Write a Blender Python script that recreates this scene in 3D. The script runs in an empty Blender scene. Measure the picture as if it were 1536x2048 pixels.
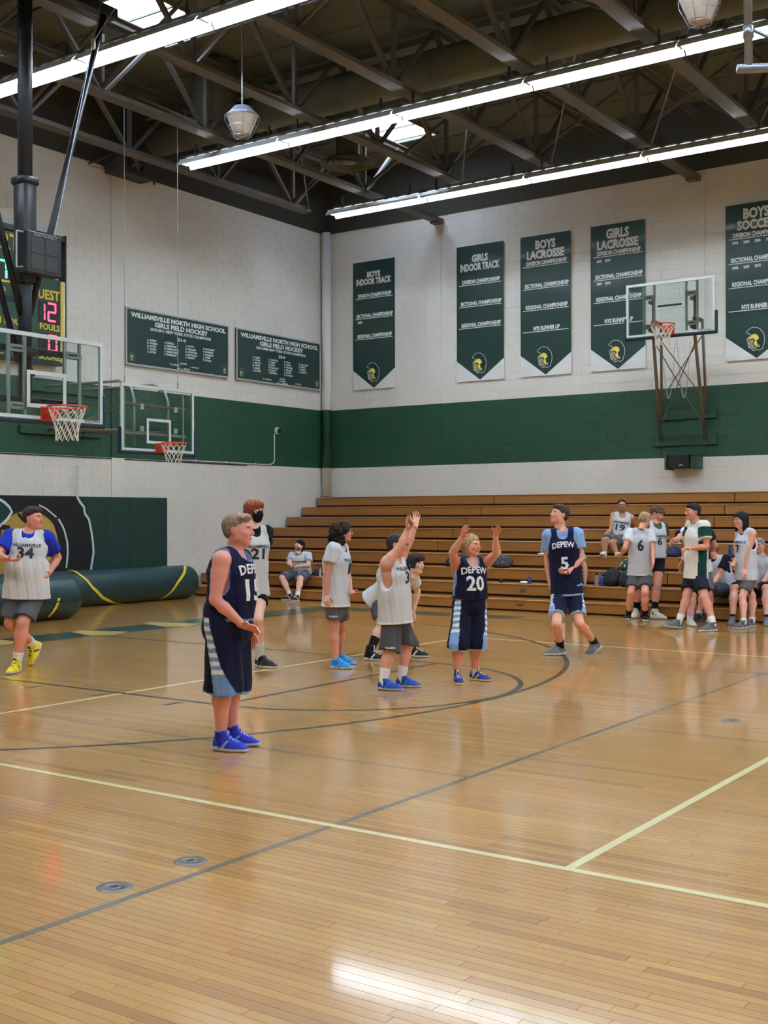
import bpy, bmesh, math, random
import numpy as np
from mathutils import Vector, Matrix
from mathutils.bvhtree import BVHTree
sc = bpy.context.scene
COL = sc.collection
rnd = random.Random(7)
# ---------------------------------------------------------------- camera
F = 2380.0; CAMH = 1.70; YAW = math.radians(34.93)
SN, CS = math.sin(YAW), math.cos(YAW)
cam_d = bpy.data.cameras.new('camera'); cam = bpy.data.objects.new('camera', cam_d); COL.objects.link(cam)
cam_d.sensor_fit = 'HORIZONTAL'; cam_d.sensor_width = 36.0; cam_d.lens = 36.0 * F / 1536.0
cam_d.clip_start = 0.05; cam_d.clip_end = 200
cam.location = (0, 0, CAMH)
cam.matrix_world = (Matrix.Translation((0, 0, CAMH)) @ Matrix.Rotation(YAW, 4, 'Z') @
                    Matrix.Rotation(math.radians(90) + 0.00333, 4, 'X') @ Matrix.Rotation(-0.00237, 4, 'Z'))
sc.camera = cam
# ---------------------------------------------------------------- world, exposure
w = bpy.data.worlds.new('world'); sc.world = w; w.use_nodes = True
nt = w.node_tree; bg = nt.nodes['Background']
bg.inputs['Color'].default_value = (0.62, 0.75, 1.0, 1); bg.inputs['Strength'].default_value = 1.2
vs = sc.view_settings
sc.display_settings.display_device = 'sRGB'
vs.view_transform = 'Standard'; vs.look = 'None'; vs.gamma = 1.0; vs.use_curve_mapping = False
vs.exposure = 1.74
TUBE = 20.0       # strength of the fluorescent tubes
SKYL = 4.5       # strength of the daylight seen in the skylights
try:
    sc.cycles.use_denoising = True; sc.cycles.max_bounces = 7; sc.cycles.diffuse_bounces = 4
    sc.cycles.glossy_bounces = 4; sc.cycles.transparent_max_bounces = 12; sc.cycles.caustics_reflective = False
    sc.cycles.caustics_refractive = False; sc.cycles.sample_clamp_indirect = 6.0; sc.cycles.use_light_tree = True
except Exception: pass

# ---------------------------------------------------------------- pixel -> place helpers (photo frame 1536 x 2048)
def hor(u): return 1040 + (u + 2640) * (1028 - 1040) / 5070.0
def uvd(u, v, d):
    t = (u - 768) / F; r = d * t
    return Vector((-SN * d + CS * r, CS * d + SN * r, CAMH - (v - hor(u)) * d / F))
def onfloor(u, v, z=0.0): return uvd(u, v, (CAMH - z) * F / (v - hor(u)))
def onX(u, v, X):
    t = (u - 768) / F; Y = -X * (CS + SN * t) / (SN - CS * t); return uvd(u, v, -SN * X + CS * Y)
def onY(u, v, Y):
    t = (u - 768) / F; X = -Y * (SN - CS * t) / (CS + SN * t); return uvd(u, v, -SN * X + CS * Y)
def onZ(u, v, z): return uvd(u, v, (z - CAMH) * F / (hor(u) - v))
RV = Vector((CS, SN, 0)); DV = Vector((-SN, CS, 0)); UP = Vector((0, 0, 1))

# ---------------------------------------------------------------- materials
def lin(c):
    c = c / 255.0
    return c / 12.92 if c <= 0.04045 else ((c + 0.055) / 1.055) ** 2.4
def rgb(*c): return (lin(c[0]), lin(c[1]), lin(c[2]), 1.0)
MATS = {}
def mat(name, col, rough=0.6, metal=0.0, noise=0.06, scale=6.0, coat=0.0, bump=0.0, bscale=60.0, emit=None, es=0.0, alpha=1.0, spec=0.5, sheen=0.0, stretch=None):
    if name in MATS: return MATS[name]
    m = bpy.data.materials.new(name); m.use_nodes = True; n = m.node_tree.nodes; l = m.node_tree.links
    b = n['Principled BSDF']; c = rgb(*col)
    b.inputs['Roughness'].default_value = rough; b.inputs['Metallic'].default_value = metal
    b.inputs['Specular IOR Level'].default_value = spec
    if coat: b.inputs['Coat Weight'].default_value = coat; b.inputs['Coat Roughness'].default_value = 0.08
    if sheen: b.inputs['Sheen Weight'].default_value = sheen
    if noise:
        tc = n.new('ShaderNodeTexCoord'); no = n.new('ShaderNodeTexNoise'); no.inputs['Scale'].default_value = scale; no.inputs['Detail'].default_value = 5
        if stretch:
            mp = n.new('ShaderNodeMapping'); mp.inputs['Scale'].default_value = stretch
            l.new(tc.outputs['Object'], mp.inputs['Vector']); l.new(mp.outputs['Vector'], no.inputs['Vector'])
        else: l.new(tc.outputs['Object'], no.inputs['Vector'])
        mx = n.new('ShaderNodeMix'); mx.data_type = 'RGBA'
        mx.inputs['A'].default_value = tuple(max(0, x * (1 - 2 * noise)) for x in c[:3]) + (1,)
        mx.inputs['B'].default_value = tuple(min(1, x * (1 + 2 * noise)) for x in c[:3]) + (1,)
        l.new(no.outputs['Fac'], mx.inputs['Factor']); l.new(mx.outputs['Result'], b.inputs['Base Color'])
        if bump:
            n2 = n.new('ShaderNodeTexNoise'); n2.inputs['Scale'].default_value = bscale; l.new(tc.outputs['Object'], n2.inputs['Vector'])
            bp = n.new('ShaderNodeBump'); bp.inputs['Strength'].default_value = bump; bp.inputs['Distance'].default_value = 0.01
            l.new(n2.outputs['Fac'], bp.inputs['Height']); l.new(bp.outputs['Normal'], b.inputs['Normal'])
    else: b.inputs['Base Color'].default_value = c
    if emit is not None:
        b.inputs['Emission Color'].default_value = rgb(*emit); b.inputs['Emission Strength'].default_value = es
    b.inputs['Alpha'].default_value = alpha
    MATS[name] = m; return m
def attr_mat(name, rough=0.8, spec=0.5, noise=0.05, sheen=0.0, sub=0.0, bump=0.0, bscale=300, coat=0.0):
    "material that takes its colour from the mesh's colour attribute 'col'"
    if name in MATS: return MATS[name]
    m = bpy.data.materials.new(name); m.use_nodes = True; n = m.node_tree.nodes; l = m.node_tree.links
    b = n['Principled BSDF']; a = n.new('ShaderNodeAttribute'); a.attribute_name = 'col'
    tc = n.new('ShaderNodeTexCoord'); no = n.new('ShaderNodeTexNoise'); no.inputs['Scale'].default_value = 30; no.inputs['Detail'].default_value = 4
    l.new(tc.outputs['Object'], no.inputs['Vector'])
    mr = n.new('ShaderNodeMapRange'); mr.inputs['To Min'].default_value = 1 - noise; mr.inputs['To Max'].default_value = 1 + noise
    l.new(no.outputs['Fac'], mr.inputs['Value'])
    mx = n.new('ShaderNodeVectorMath'); mx.operation = 'SCALE'; l.new(a.outputs['Color'], mx.inputs[0]); l.new(mr.outputs['Result'], mx.inputs['Scale'])
    l.new(mx.outputs['Vector'], b.inputs['Base Color']); b.inputs['Roughness'].default_value = rough
    b.inputs['Specular IOR Level'].default_value = spec
    if sheen: b.inputs['Sheen Weight'].default_value = sheen
    if sub: b.inputs['Subsurface Weight'].default_value = sub; b.inputs['Subsurface Scale'].default_value = 0.02
    if coat: b.inputs['Coat Weight'].default_value = coat; b.inputs['Coat Roughness'].default_value = .2
    if bump:
        n2 = n.new('ShaderNodeTexNoise'); n2.inputs['Scale'].default_value = bscale; l.new(tc.outputs['Object'], n2.inputs['Vector'])
        bp = n.new('ShaderNodeBump'); bp.inputs['Strength'].default_value = bump; bp.inputs['Distance'].default_value = 0.004
        l.new(n2.outputs['Fac'], bp.inputs['Height']); l.new(bp.outputs['Normal'], b.inputs['Normal'])
    MATS[name] = m; return m

# ---------------------------------------------------------------- mesh builder
class MB:
    def __init__(s): s.v = []; s.f = []
    def add(s, vs, fs):
        o = len(s.v); s.v.extend([tuple(p) for p in vs]); s.f.extend([tuple(i + o for i in f) for f in fs]); return s
    def box(s, x0, x1, y0, y1, z0, z1, M=None):
        vs = [(x, y, z) for x in (x0, x1) for y in (y0, y1) for z in (z0, z1)]
        if M is not None: vs = [M @ Vector(p) for p in vs]
        return s.add(vs, [(0, 1, 3, 2), (4, 6, 7, 5), (0, 4, 5, 1), (2, 3, 7, 6), (0, 2, 6, 4), (1, 5, 7, 3)])
    def bbox(s, x0, x1, y0, y1, z0, z1, b=0.01, M=None):
        "box with chamfered edges"
        vs = []; b = min(b, (x1 - x0) * .49, (y1 - y0) * .49, (z1 - z0) * .49)
        for (X, sx) in ((x0, 1), (x1, -1)):
            for (Y, sy) in ((y0, 1), (y1, -1)):
                for (Z, sz) in ((z0, 1), (z1, -1)):
                    vs += [(X, Y + sy * b, Z + sz * b), (X + sx * b, Y, Z + sz * b), (X + sx * b, Y + sy * b, Z)]
        bm = bmesh.new(); bv = [bm.verts.new(p) for p in vs]
        r = bmesh.ops.convex_hull(bm, input=bv); bm.verts.ensure_lookup_table(); bm.verts.index_update()
        V = [v.co.copy() for v in bm.verts]; Fs = [[v.index for v in f.verts] for f in bm.faces]; bm.free()
        if M is not None: V = [M @ p for p in V]
        return s.add(V, Fs)
    def tube(s, pts, r, n=8, close=False, cap=True):
        pts = [Vector(p) for p in pts]; m = len(pts)
        rs = r if isinstance(r, (list, tuple)) else [r] * m
        ups = None; rings = []
        for i, p in enumerate(pts):
            a = pts[(i - 1) % m] if (i > 0 or close) else p; b = pts[(i + 1) % m] if (i < m - 1 or close) else p
            t = (b - a); t = t.normalized() if t.length > 1e-9 else Vector((0, 0, 1))
            if ups is None: ups = t.orthogonal().normalized()
            ups = (ups - t * ups.dot(t)); ups = ups.normalized() if ups.length > 1e-6 else t.orthogonal().normalized()
            q = t.cross(ups)
            rings.append([p + (ups * math.cos(2 * math.pi * k / n) + q * math.sin(2 * math.pi * k / n)) * rs[i] for k in range(n)])
        vs = [x for rg in rings for x in rg]; fs = []
        for i in range(m if close else m - 1):
            j = (i + 1) % m
            for k in range(n): fs.append((i * n + k, i * n + (k + 1) % n, j * n + (k + 1) % n, j * n + k))
        if cap and not close: fs += [tuple(range(n))[::-1], tuple((m - 1) * n + k for k in range(n))]
        return s.add(vs, fs)
    def bar(s, a, b, w, h, up=UP):
        "rectangular bar from a to b"
        a, b = Vector(a), Vector(b); t = (b - a).normalized(); q = t.cross(up)
        q = q.normalized() if q.length > 1e-6 else t.orthogonal().normalized(); u = q.cross(t)
        vs = [e + q * (sx * w / 2) + u * (sy * h / 2) for e in (a, b) for sx, sy in ((-1, -1), (1, -1), (1, 1), (-1, 1))]
        return s.add(vs, [(0, 1, 2, 3)[::-1], (4, 5, 6, 7), (0, 1, 5, 4), (1, 2, 6, 5), (2, 3, 7, 6), (3, 0, 4, 7)])
    def lathe(s, prof, n=24, c=(0, 0, 0)):
        vs = []; fs = []
        for r, z in prof:
            for k in range(n):
                a = 2 * math.pi * k / n; vs.append((c[0] + r * math.cos(a), c[1] + r * math.sin(a), c[2] + z))
        for i in range(len(prof) - 1):
            for k in range(n): fs.append((i * n + k, i * n + (k + 1) % n, (i + 1) * n + (k + 1) % n, (i + 1) * n + k))
        return s.add(vs, fs)
    def build(s, name, m, parent=None, smooth=False, kind=None, label=None, cat=None, group=None, loc=None):
        me = bpy.data.meshes.new(name); me.from_pydata(s.v, [], s.f); me.update()
        if smooth: me.polygons.foreach_set('use_smooth', [True] * len(me.polygons))
        return link(name, me, m, parent, kind, label, cat, group, loc)
def link(name, me, m, parent=None, kind=None, label=None, cat=None, group=None, loc=None):
    if m is not None and not me.materials: me.materials.append(m)
    o = bpy.data.objects.new(name, me); COL.objects.link(o)
    if parent is not None: o.parent = parent
    if loc is not None: o.location = loc
    tag(o, label, cat, group, kind); return o
def tag(o, label=None, cat=None, group=None, kind=None):
    if label: o['label'] = label
    if cat: o['category'] = cat
    if group: o['group'] = group
    if kind: o['kind'] = kind
    return o
def thing(name, label, cat, loc=(0, 0, 0), rotz=0.0, group=None):
    o = bpy.data.objects.new(name, None); COL.objects.link(o); o.location = loc; o.rotation_euler = (0, 0, rotz); o.empty_display_size = .1
    return tag(o, label, cat, group)
def dup(root, loc=None, rotz=None, label=None, group=None):
    r = root.copy(); COL.objects.link(r)
    if loc is not None: r.location = loc
    if rotz is not None: r.rotation_euler = (0, 0, rotz)
    if label: r['label'] = label
    if group: r['group'] = group
    for ch in list(root.children):
        c = ch.copy(); COL.objects.link(c); c.parent = r
        for g in list(ch.children):
            d = g.copy(); COL.objects.link(d); d.parent = c
    return r

# ---------------------------------------------------------------- lettering
_TX = {}
def text2d(s, bold=0.012):
    k = (s, bold)
    if k in _TX: return _TX[k]
    cu = bpy.data.curves.new('t', 'FONT'); cu.body = s; cu.resolution_u = 2; cu.offset = bold; cu.fill_mode = 'FRONT'
    o = bpy.data.objects.new('t', cu); me = o.to_mesh()
    V = np.array([(v.co.x, v.co.y) for v in me.vertices]); Fs = [tuple(p.vertices) for p in me.polygons]
    o.to_mesh_clear(); bpy.data.objects.remove(o); bpy.data.curves.remove(cu)
    mn = V.min(0); mx = V.max(0); V = (V - mn) / (mx - mn)
    _TX[k] = (V, Fs, (mx[0] - mn[0]) / (mx[1] - mn[1])); return _TX[k]
def put_text(mb, s, o, ax, ay, w, h, bold=0.012, nz=None, off=0.0):
    "flat lettering: box with lower left o, spanning vectors ax*w, ay*h"
    V, Fs, _ = text2d(s, bold); o = Vector(o); ax = Vector(ax); ay = Vector(ay); n = (Vector(nz) * off) if nz is not None else Vector((0, 0, 0))
    mb.add([o + n + ax * (w * x) + ay * (h * y) for x, y in V], Fs)
def poly(mb, pts, n=None, off=0.0):
    pts = [Vector(p) for p in pts]
    if n is not None: pts = [p + Vector(n) * off for p in pts]
    from mathutils.geometry import tessellate_polygon
    mb.add(pts, [tuple(t) for t in tessellate_polygon([pts])])
def ribbon(mb, pts, wd, n, close=False):
    pts = [Vector(p) for p in pts]; n = Vector(n); m = len(pts); L = []; 
    for i, p in enumerate(pts):
        a = pts[(i - 1) % m] if (i or close) else p; b = pts[(i + 1) % m] if (i < m - 1 or close) else p
        t = (b - a).normalized(); q = n.cross(t).normalized() * (wd / 2); L += [p - q, p + q]
    fs = [(2 * i, 2 * i + 1, 2 * ((i + 1) % m) + 1, 2 * ((i + 1) % m)) for i in range(m if close else m - 1)]
    mb.add(L, fs)
EMB = dict(
 out=[(400,340),(480,260),(560,215),(640,200),(740,225),(820,275),(890,360),(935,450),(955,560),(940,680),(905,780),(890,840),(850,870),(790,895),(700,865),(620,895),(580,870),(560,820),(490,800),(465,750),(470,700),(450,650),(460,600),(425,560),(430,535),(490,480),(550,425),(500,380),(440,365)],
 yel=[(460,545),(520,490),(560,440),(600,410),(650,400),(710,420),(760,470),(780,520),(770,570),(720,580),(715,630),(735,700),(745,800),(725,810),(690,770),(640,710),(625,640),(680,610),(660,570),(600,525),(560,535),(520,555)],
 face=[(465,590),(540,575),(600,560),(640,600),(600,640),(605,700),(640,760),(700,830),(620,850),(590,840),(580,790),(500,800),(480,750),(478,690),(455,650)],
 wht=[(755,730),(785,730),(805,820),(775,800)])
def emblem(parent, o, ax, ay, nz, h, full=True):
    "spartan head badge, flat print; o = lower left corner, h = height"
    o, ax, ay, nz = map(Vector, (o, ax, ay, nz)); k = h / 700.0
    def T(pts, off): return [o + ax * ((x - 400) * k) + ay * ((900 - y) * k) + nz * off for x, y in pts]
    a = MB(); poly(a, T(EMB['out'], 0)); a.build('emblem_crest', mat('emblem_black', (26, 36, 40), .5), parent)
    b = MB(); ribbon(b, T(EMB['out'], .001), 18 * k, nz, True); poly(b, T(EMB['wht'], .001)); b.build('emblem_outline', mat('emblem_white', (200, 215, 210), .5), parent)
    c = MB(); poly(c, T(EMB['yel'], .002)); c.build('emblem_helmet', mat('emblem_yellow', (228, 218, 96), .5), parent)
    d = MB(); poly(d, T(EMB['face'], .0015)); d.build('emblem_face', mat('emblem_tan', (160, 146, 118), .5), parent)
# ================================================================ setting
WX, WY = -18.5, 23.9          # planes of the two walls in view
X1, Y0 = 15.0, -4.0           # the far sides of the hall, behind the camera
CEIL = 10.25; BEAM = 8.83; B0, B1 = 2.905, 4.363
M_white = mat('white_paint', (232, 230, 224), .55, noise=.02, scale=1.5, bump=.1, bscale=90)
M_dark = mat('dark_olive_paint', (62, 60, 52), .75, noise=.06, scale=1.2)
M_deck = mat('deck_olive', (104, 104, 84), .8, noise=.1, scale=.8)
M_steel = mat('truss_paint', (96, 90, 80), .6, noise=.08, scale=2)
M_gal = mat('galvanised', (150, 156, 168), .35, metal=.8, noise=.05)
M_black = mat('black_metal', (22, 24, 30), .45, noise=.05)
M_green = mat('wall_green', (34, 76, 54), .5, noise=.04)
# blocks: paint colour changes with height (white, green band, white)
def block_mat():
    m = bpy.data.materials.new('painted_block'); m.use_nodes = True; n = m.node_tree.nodes; l = m.node_tree.links; b = n['Principled BSDF']
    g = n.new('ShaderNodeNewGeometry'); sp = n.new('ShaderNodeSeparateXYZ'); l.new(g.outputs['Position'], sp.inputs[0])
    a = n.new('ShaderNodeMath'); a.operation = 'GREATER_THAN'; a.inputs[1].default_value = B0; l.new(sp.outputs['Z'], a.inputs[0])
    c = n.new('ShaderNodeMath'); c.operation = 'LESS_THAN'; c.inputs[1].default_value = B1; l.new(sp.outputs['Z'], c.inputs[0])
    mu = n.new('ShaderNodeMath'); mu.operation = 'MULTIPLY'; l.new(a.outputs[0], mu.inputs[0]); l.new(c.outputs[0], mu.inputs[1])
    no = n.new('ShaderNodeTexNoise'); no.inputs['Scale'].default_value = .9; no.inputs['Detail'].default_value = 6; l.new(g.outputs['Position'], no.inputs['Vector'])
    w1 = n.new('ShaderNodeMix'); w1.data_type = 'RGBA'; w1.inputs['A'].default_value = rgb(214, 211, 204); w1.inputs['B'].default_value = rgb(236, 234, 229); l.new(no.outputs['Fac'], w1.inputs['Factor'])
    w2 = n.new('ShaderNodeMix'); w2.data_type = 'RGBA'; w2.inputs['A'].default_value = rgb(26, 66, 46); w2.inputs['B'].default_value = rgb(36, 80, 58); l.new(no.outputs['Fac'], w2.inputs['Factor'])
    mx = n.new('ShaderNodeMix'); mx.data_type = 'RGBA'; l.new(mu.outputs[0], mx.inputs['Factor']); l.new(w1.outputs['Result'], mx.inputs['A']); l.new(w2.outputs['Result'], mx.inputs['B'])
    l.new(mx.outputs['Result'], b.inputs['Base Color']); b.inputs['Roughness'].default_value = .45
    n2 = n.new('ShaderNodeTexNoise'); n2.inputs['Scale'].default_value = 45; n2.inputs['Detail'].default_value = 3; l.new(g.outputs['Position'], n2.inputs['Vector'])
    bp = n.new('ShaderNodeBump'); bp.inputs['Strength'].default_value = .25; bp.inputs['Distance'].default_value = .01
    l.new(n2.outputs['Fac'], bp.inputs['Height']); l.new(bp.outputs['Normal'], b.inputs['Normal']); return m
M_block = block_mat()
# ---- floor: substrate, planks (children), painted lines (children)
fl = MB().box(WX, X1, Y0, WY, -.2, -.004).build('floor', mat('floor_joint', (88, 62, 36), .6), kind='structure')
def plank_mat(name, per_object):
    m = bpy.data.materials.new(name); m.use_nodes = True; n = m.node_tree.nodes; l = m.node_tree.links; b = n['Principled BSDF']
    if per_object:
        oi = n.new('ShaderNodeObjectInfo'); r = oi.outputs['Random']
    else:
        at = n.new('ShaderNodeAttribute'); at.attribute_name = 'rnd'; r = at.outputs['Fac']
    ramp = n.new('ShaderNodeValToRGB'); cr = ramp.color_ramp
    cr.elements[0].color = rgb(167, 114, 50); cr.elements[1].color = rgb(206, 159, 80)
    for p_, c_ in ((.07, (179, 126, 60)), (.2, (189, 136, 66)), (.5, (194, 141, 70)), (.8, (196, 145, 73)), (.94, (199, 148, 75))):
        e = cr.elements.new(p_); e.color = rgb(*c_)
    l.new(r, ramp.inputs['Fac'])
    g = n.new('ShaderNodeNewGeometry'); mp = n.new('ShaderNodeMapping'); mp.inputs['Scale'].default_value = (2.2, 45, 1); l.new(g.outputs['Position'], mp.inputs['Vector'])
    no = n.new('ShaderNodeTexNoise'); no.inputs['Scale'].default_value = 1.0; no.inputs['Detail'].default_value = 6; no.inputs['Roughness'].default_value = .65; l.new(mp.outputs['Vector'], no.inputs['Vector'])
    mr = n.new('ShaderNodeMapRange'); mr.inputs['From Min'].default_value = .25; mr.inputs['From Max'].default_value = .8; mr.inputs['To Min'].default_value = 1.1; mr.inputs['To Max'].default_value = .84; l.new(no.outputs['Fac'], mr.inputs['Value'])
    no3 = n.new('ShaderNodeTexNoise'); no3.inputs['Scale'].default_value = .35; no3.inputs['Detail'].default_value = 3; l.new(g.outputs['Position'], no3.inputs['Vector'])
    mr3 = n.new('ShaderNodeMapRange'); mr3.inputs['To Min'].default_value = .93; mr3.inputs['To Max'].default_value = 1.06; l.new(no3.outputs['Fac'], mr3.inputs['Value'])
    mm = n.new('ShaderNodeMath'); mm.operation = 'MULTIPLY'; l.new(mr.outputs['Result'], mm.inputs[0]); l.new(mr3.outputs['Result'], mm.inputs[1])
    vm = n.new('ShaderNodeVectorMath'); vm.operation = 'SCALE'; l.new(ramp.outputs['Color'], vm.inputs[0]); l.new(mm.outputs[0], vm.inputs['Scale'])
    l.new(vm.outputs['Vector'], b.inputs['Base Color'])
    b.inputs['Roughness'].default_value = .32; b.inputs['Specular IOR Level'].default_value = .45
    b.inputs['Coat Weight'].default_value = .9; b.inputs['Coat IOR'].default_value = 1.5
    # the varnish: wear varies the gloss a little, and the boards are not quite level
    mr2 = n.new('ShaderNodeMapRange'); mr2.inputs['To Min'].default_value = .04; mr2.inputs['To Max'].default_value = .15; l.new(no3.outputs['Fac'], mr2.inputs['Value']); l.new(mr2.outputs['Result'], b.inputs['Coat Roughness'])
    mp2 = n.new('ShaderNodeMapping'); mp2.inputs['Scale'].default_value = (1.3, 15, 1); l.new(g.outputs['Position'], mp2.inputs['Vector'])
    n4 = n.new('ShaderNodeTexNoise'); n4.inputs['Scale'].default_value = 1; n4.inputs['Detail'].default_value = 2; l.new(mp2.outputs['Vector'], n4.inputs['Vector'])
    ad = n.new('ShaderNodeMath'); ad.operation = 'MULTIPLY_ADD'; l.new(r, ad.inputs[0]); ad.inputs[1].default_value = .0; l.new(n4.outputs['Fac'], ad.inputs[2])
    bp = n.new('ShaderNodeBump'); bp.inputs['Strength'].default_value = .05; bp.inputs['Distance'].default_value = .001
    l.new(ad.outputs[0], bp.inputs['Height']); l.new(bp.outputs['Normal'], b.inputs['Coat Normal'])
    return m
M_pl1, M_pl2 = plank_mat('plank_maple', True), plank_mat('plank_maple_far', False)
PW = .0572; GAP = .0011
lens_ = [.45, .7, .95, 1.2, 1.5, 1.8, 2.1]
pl = []
for j in range(int((18.72 - Y0 + 3.2) / PW)):
    y = 18.72 - (j + 1) * PW
    if y < -.6: break
    x = WX + rnd.random() * -1.5
    while x < 6.5:
        L = rnd.choice(lens_); a, b_ = max(x, WX), x + L
        if b_ > WX + .05:
            d = -SN * (a + b_) / 2 + CS * y; r_ = CS * (a + b_) / 2 + SN * y
            if d > 1.0 and abs(r_) < d * .5 + 2.5: pl.append((a, b_, y, d, r_, L if a == x else None))
        x += L
def seen_size(p):
    a, b_, y, d, r_, L = p
    if L is None or d < 3.6 or abs(r_) > d * .3227 + .25: return 0
    return 1.0 / d ** 3 * L
order = sorted(range(len(pl)), key=lambda i: -seen_size(pl[i])); near = set(order[:300])
shared = {}
for L in lens_:
    mb = MB(); c = .0006; x1_, y1_ = L - GAP, PW - GAP
    mb.add([(0, 0, -.004), (x1_, 0, -.004), (x1_, y1_, -.004), (0, y1_, -.004), (c, c, 0), (x1_ - c, c, 0), (x1_ - c, y1_ - c, 0), (c, y1_ - c, 0)],
           [(4, 5, 6, 7), (0, 1, 5, 4), (1, 2, 6, 5), (2, 3, 7, 6), (3, 0, 4, 7)])
    me = bpy.data.meshes.new('plank'); me.from_pydata(mb.v, [], mb.f); me.materials.append(M_pl1); shared[L] = me
for i in near:
    a, b_, y, d, r_, L = pl[i]; o = bpy.data.objects.new('plank', shared[L]); COL.objects.link(o); o.location = (a, y, 0); o.parent = fl
rest = [p for i, p in enumerate(pl) if i not in near]; N = len(rest); A = np.array([(p[0], p[1] - GAP, p[2], p[2] + PW - GAP) for p in rest]); c = .0006
V = np.zeros((N, 8, 3)); 
for k, (ix, iy) in enumerate(((0, 2), (1, 2), (1, 3), (0, 3))):
    V[:, k, 0] = A[:, ix]; V[:, k, 1] = A[:, iy]; V[:, k, 2] = -.004
    V[:, k + 4, 0] = A[:, ix] + (c if ix == 0 else -c); V[:, k + 4, 1] = A[:, iy] + (c if iy == 2 else -c)
FQ = np.array([(4, 5, 6, 7), (0, 1, 5, 4), (1, 2, 6, 5), (2, 3, 7, 6), (3, 0, 4, 7)])
def quads_mesh(name, V, Q):
    me = bpy.data.meshes.new(name); me.vertices.add(len(V)); me.vertices.foreach_set('co', np.ascontiguousarray(V, dtype=np.float32).ravel())
    me.loops.add(Q.size); me.loops.foreach_set('vertex_index', Q.ravel().astype(np.int32)); me.polygons.add(len(Q))
    me.polygons.foreach_set('loop_start', np.arange(0, Q.size, 4, dtype=np.int32)); me.polygons.foreach_set('loop_total', np.full(len(Q), 4, dtype=np.int32)); me.polygons.foreach_set('use_smooth', np.zeros(len(Q), bool)); me.update(calc_edges=True); return me
Q = (FQ[None] + 8 * np.arange(N)[:, None, None]).reshape(-1, 4); me = quads_mesh('planks', V.reshape(-1, 3), Q)
at = me.attributes.new('rnd', 'FLOAT', 'FACE'); at.data.foreach_set('value', np.repeat(np.random.RandomState(3).rand(N), 5).astype(np.float32))
link('planks', me, M_pl2, fl, kind='stuff')
# beyond the view the floor goes on as plain boards
mb = MB(); mb.box(WX, X1, 18.72, WY, -.004, 0); mb.box(6.5, X1, Y0, 18.72, -.004, 0); mb.box(WX, 6.5, Y0, -.6, -.004, 0); mb.build('floor_margin', mat('margin_maple', (196, 146, 76), .3, coat=.6), fl)
# ---- painted court lines
M_ld = mat('line_dark', (40, 42, 30), .35, noise=.1, scale=8, coat=.25); M_lc = mat('line_cream', (226, 216, 166), .35, noise=.05, scale=8, coat=.5)
M_lg = mat('line_green', (24, 62, 48), .35, noise=.05, coat=.5); M_ly = mat('line_gold', (208, 178, 96), .35, noise=.06, coat=.5)
_lz = [0]
def line(a, b, wd, m, name='court_line'):
    a = Vector(a).to_3d(); b = Vector(b).to_3d(); t = (b - a).normalized(); q = Vector((-t.y, t.x, 0)) * wd / 2; _lz[0] += 1; z = .0006 + (_lz[0] % 9) * .00005
    mb = MB(); vs = [p + s_ * q + Vector((0, 0, zz)) for zz in (0, z) for p, s_ in ((a, -1), (b, -1), (b, 1), (a, 1))]
    mb.add(vs, [(4, 5, 6, 7), (0, 1, 5, 4), (1, 2, 6, 5), (2, 3, 7, 6), (3, 0, 4, 7)]); return mb.build(name, m, fl)
def arc(c, r, a0, a1, wd, m, n=72):
    _lz[0] += 1; z = .0006 + (_lz[0] % 9) * .00005; vs = []; fs = []
    for k in range(n + 1):
        a = math.radians(a0 + (a1 - a0) * k / n); vs += [(c[0] + (r - wd / 2) * math.cos(a), c[1] + (r - wd / 2) * math.sin(a), z), (c[0] + (r + wd / 2) * math.cos(a), c[1] + (r + wd / 2) * math.sin(a), z)]
    fs = [(2 * k, 2 * k + 1, 2 * k + 3, 2 * k + 2) for k in range(n)]; MB().add(vs, fs).build('court_line', m, fl)
YC = 9.785; XB = -11.94; XR = XB + .38
L1, L2 = YC - 1.83, YC + 1.83
line((-13.16, L1), (-7.37, L1), .056, M_ld); line((-13.16, L2), (-7.37, L2), .056, M_ld); line((-7.37, L1 - .025), (-7.37, L2 + .025), .056, M_ld)
arc((-7.37, YC), 1.83, -90, 90, .056, M_ld); arc((XR, YC), 6.05, -86, 86, .056, M_ld, 120)
line((-13.16, YC - 6.03), (XR + .4, YC - 6.03), .056, M_ld); line((-13.16, YC + 6.03), (XR + .4, YC + 6.03), .056, M_ld)
for x in (-9.69, -8.73, -7.77):
    line((x, L1 - .3), (x, L1 - .08), .056, M_ld); line((x, L2 + .08), (x, L2 + .3), .056, M_ld)
line((-13.16, 17.15), (14, 17.15), .056, M_ld); line((-13.16, 2.17), (14, 2.17), .056, M_ld)
line((-13.10, 2.17), (-13.10, 17.2), .04, M_ld)
line((-8.62, 5.2), (14, 5.2), .05, M_lc); line((-8.62, 14.32), (14, 14.32), .05, M_lc); line((-8.62, 5.2), (-8.62, 14.32), .05, M_lc); line((-2.56, 5.2), (-2.56, 14.32), .05, M_lc)
line((-3.98, Y0), (-3.98, 17.1), .04, mat('line_grey', (96, 88, 80), .35, noise=.1, coat=.5)); line((-8.6, 6.66), (-3.98, 6.66), .028, mat('line_brown', (120, 96, 66), .35, coat=.5)); line((-8.6, 12.72), (-1, 12.72), .028, mat('line_brown', (0, 0, 0)))
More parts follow.
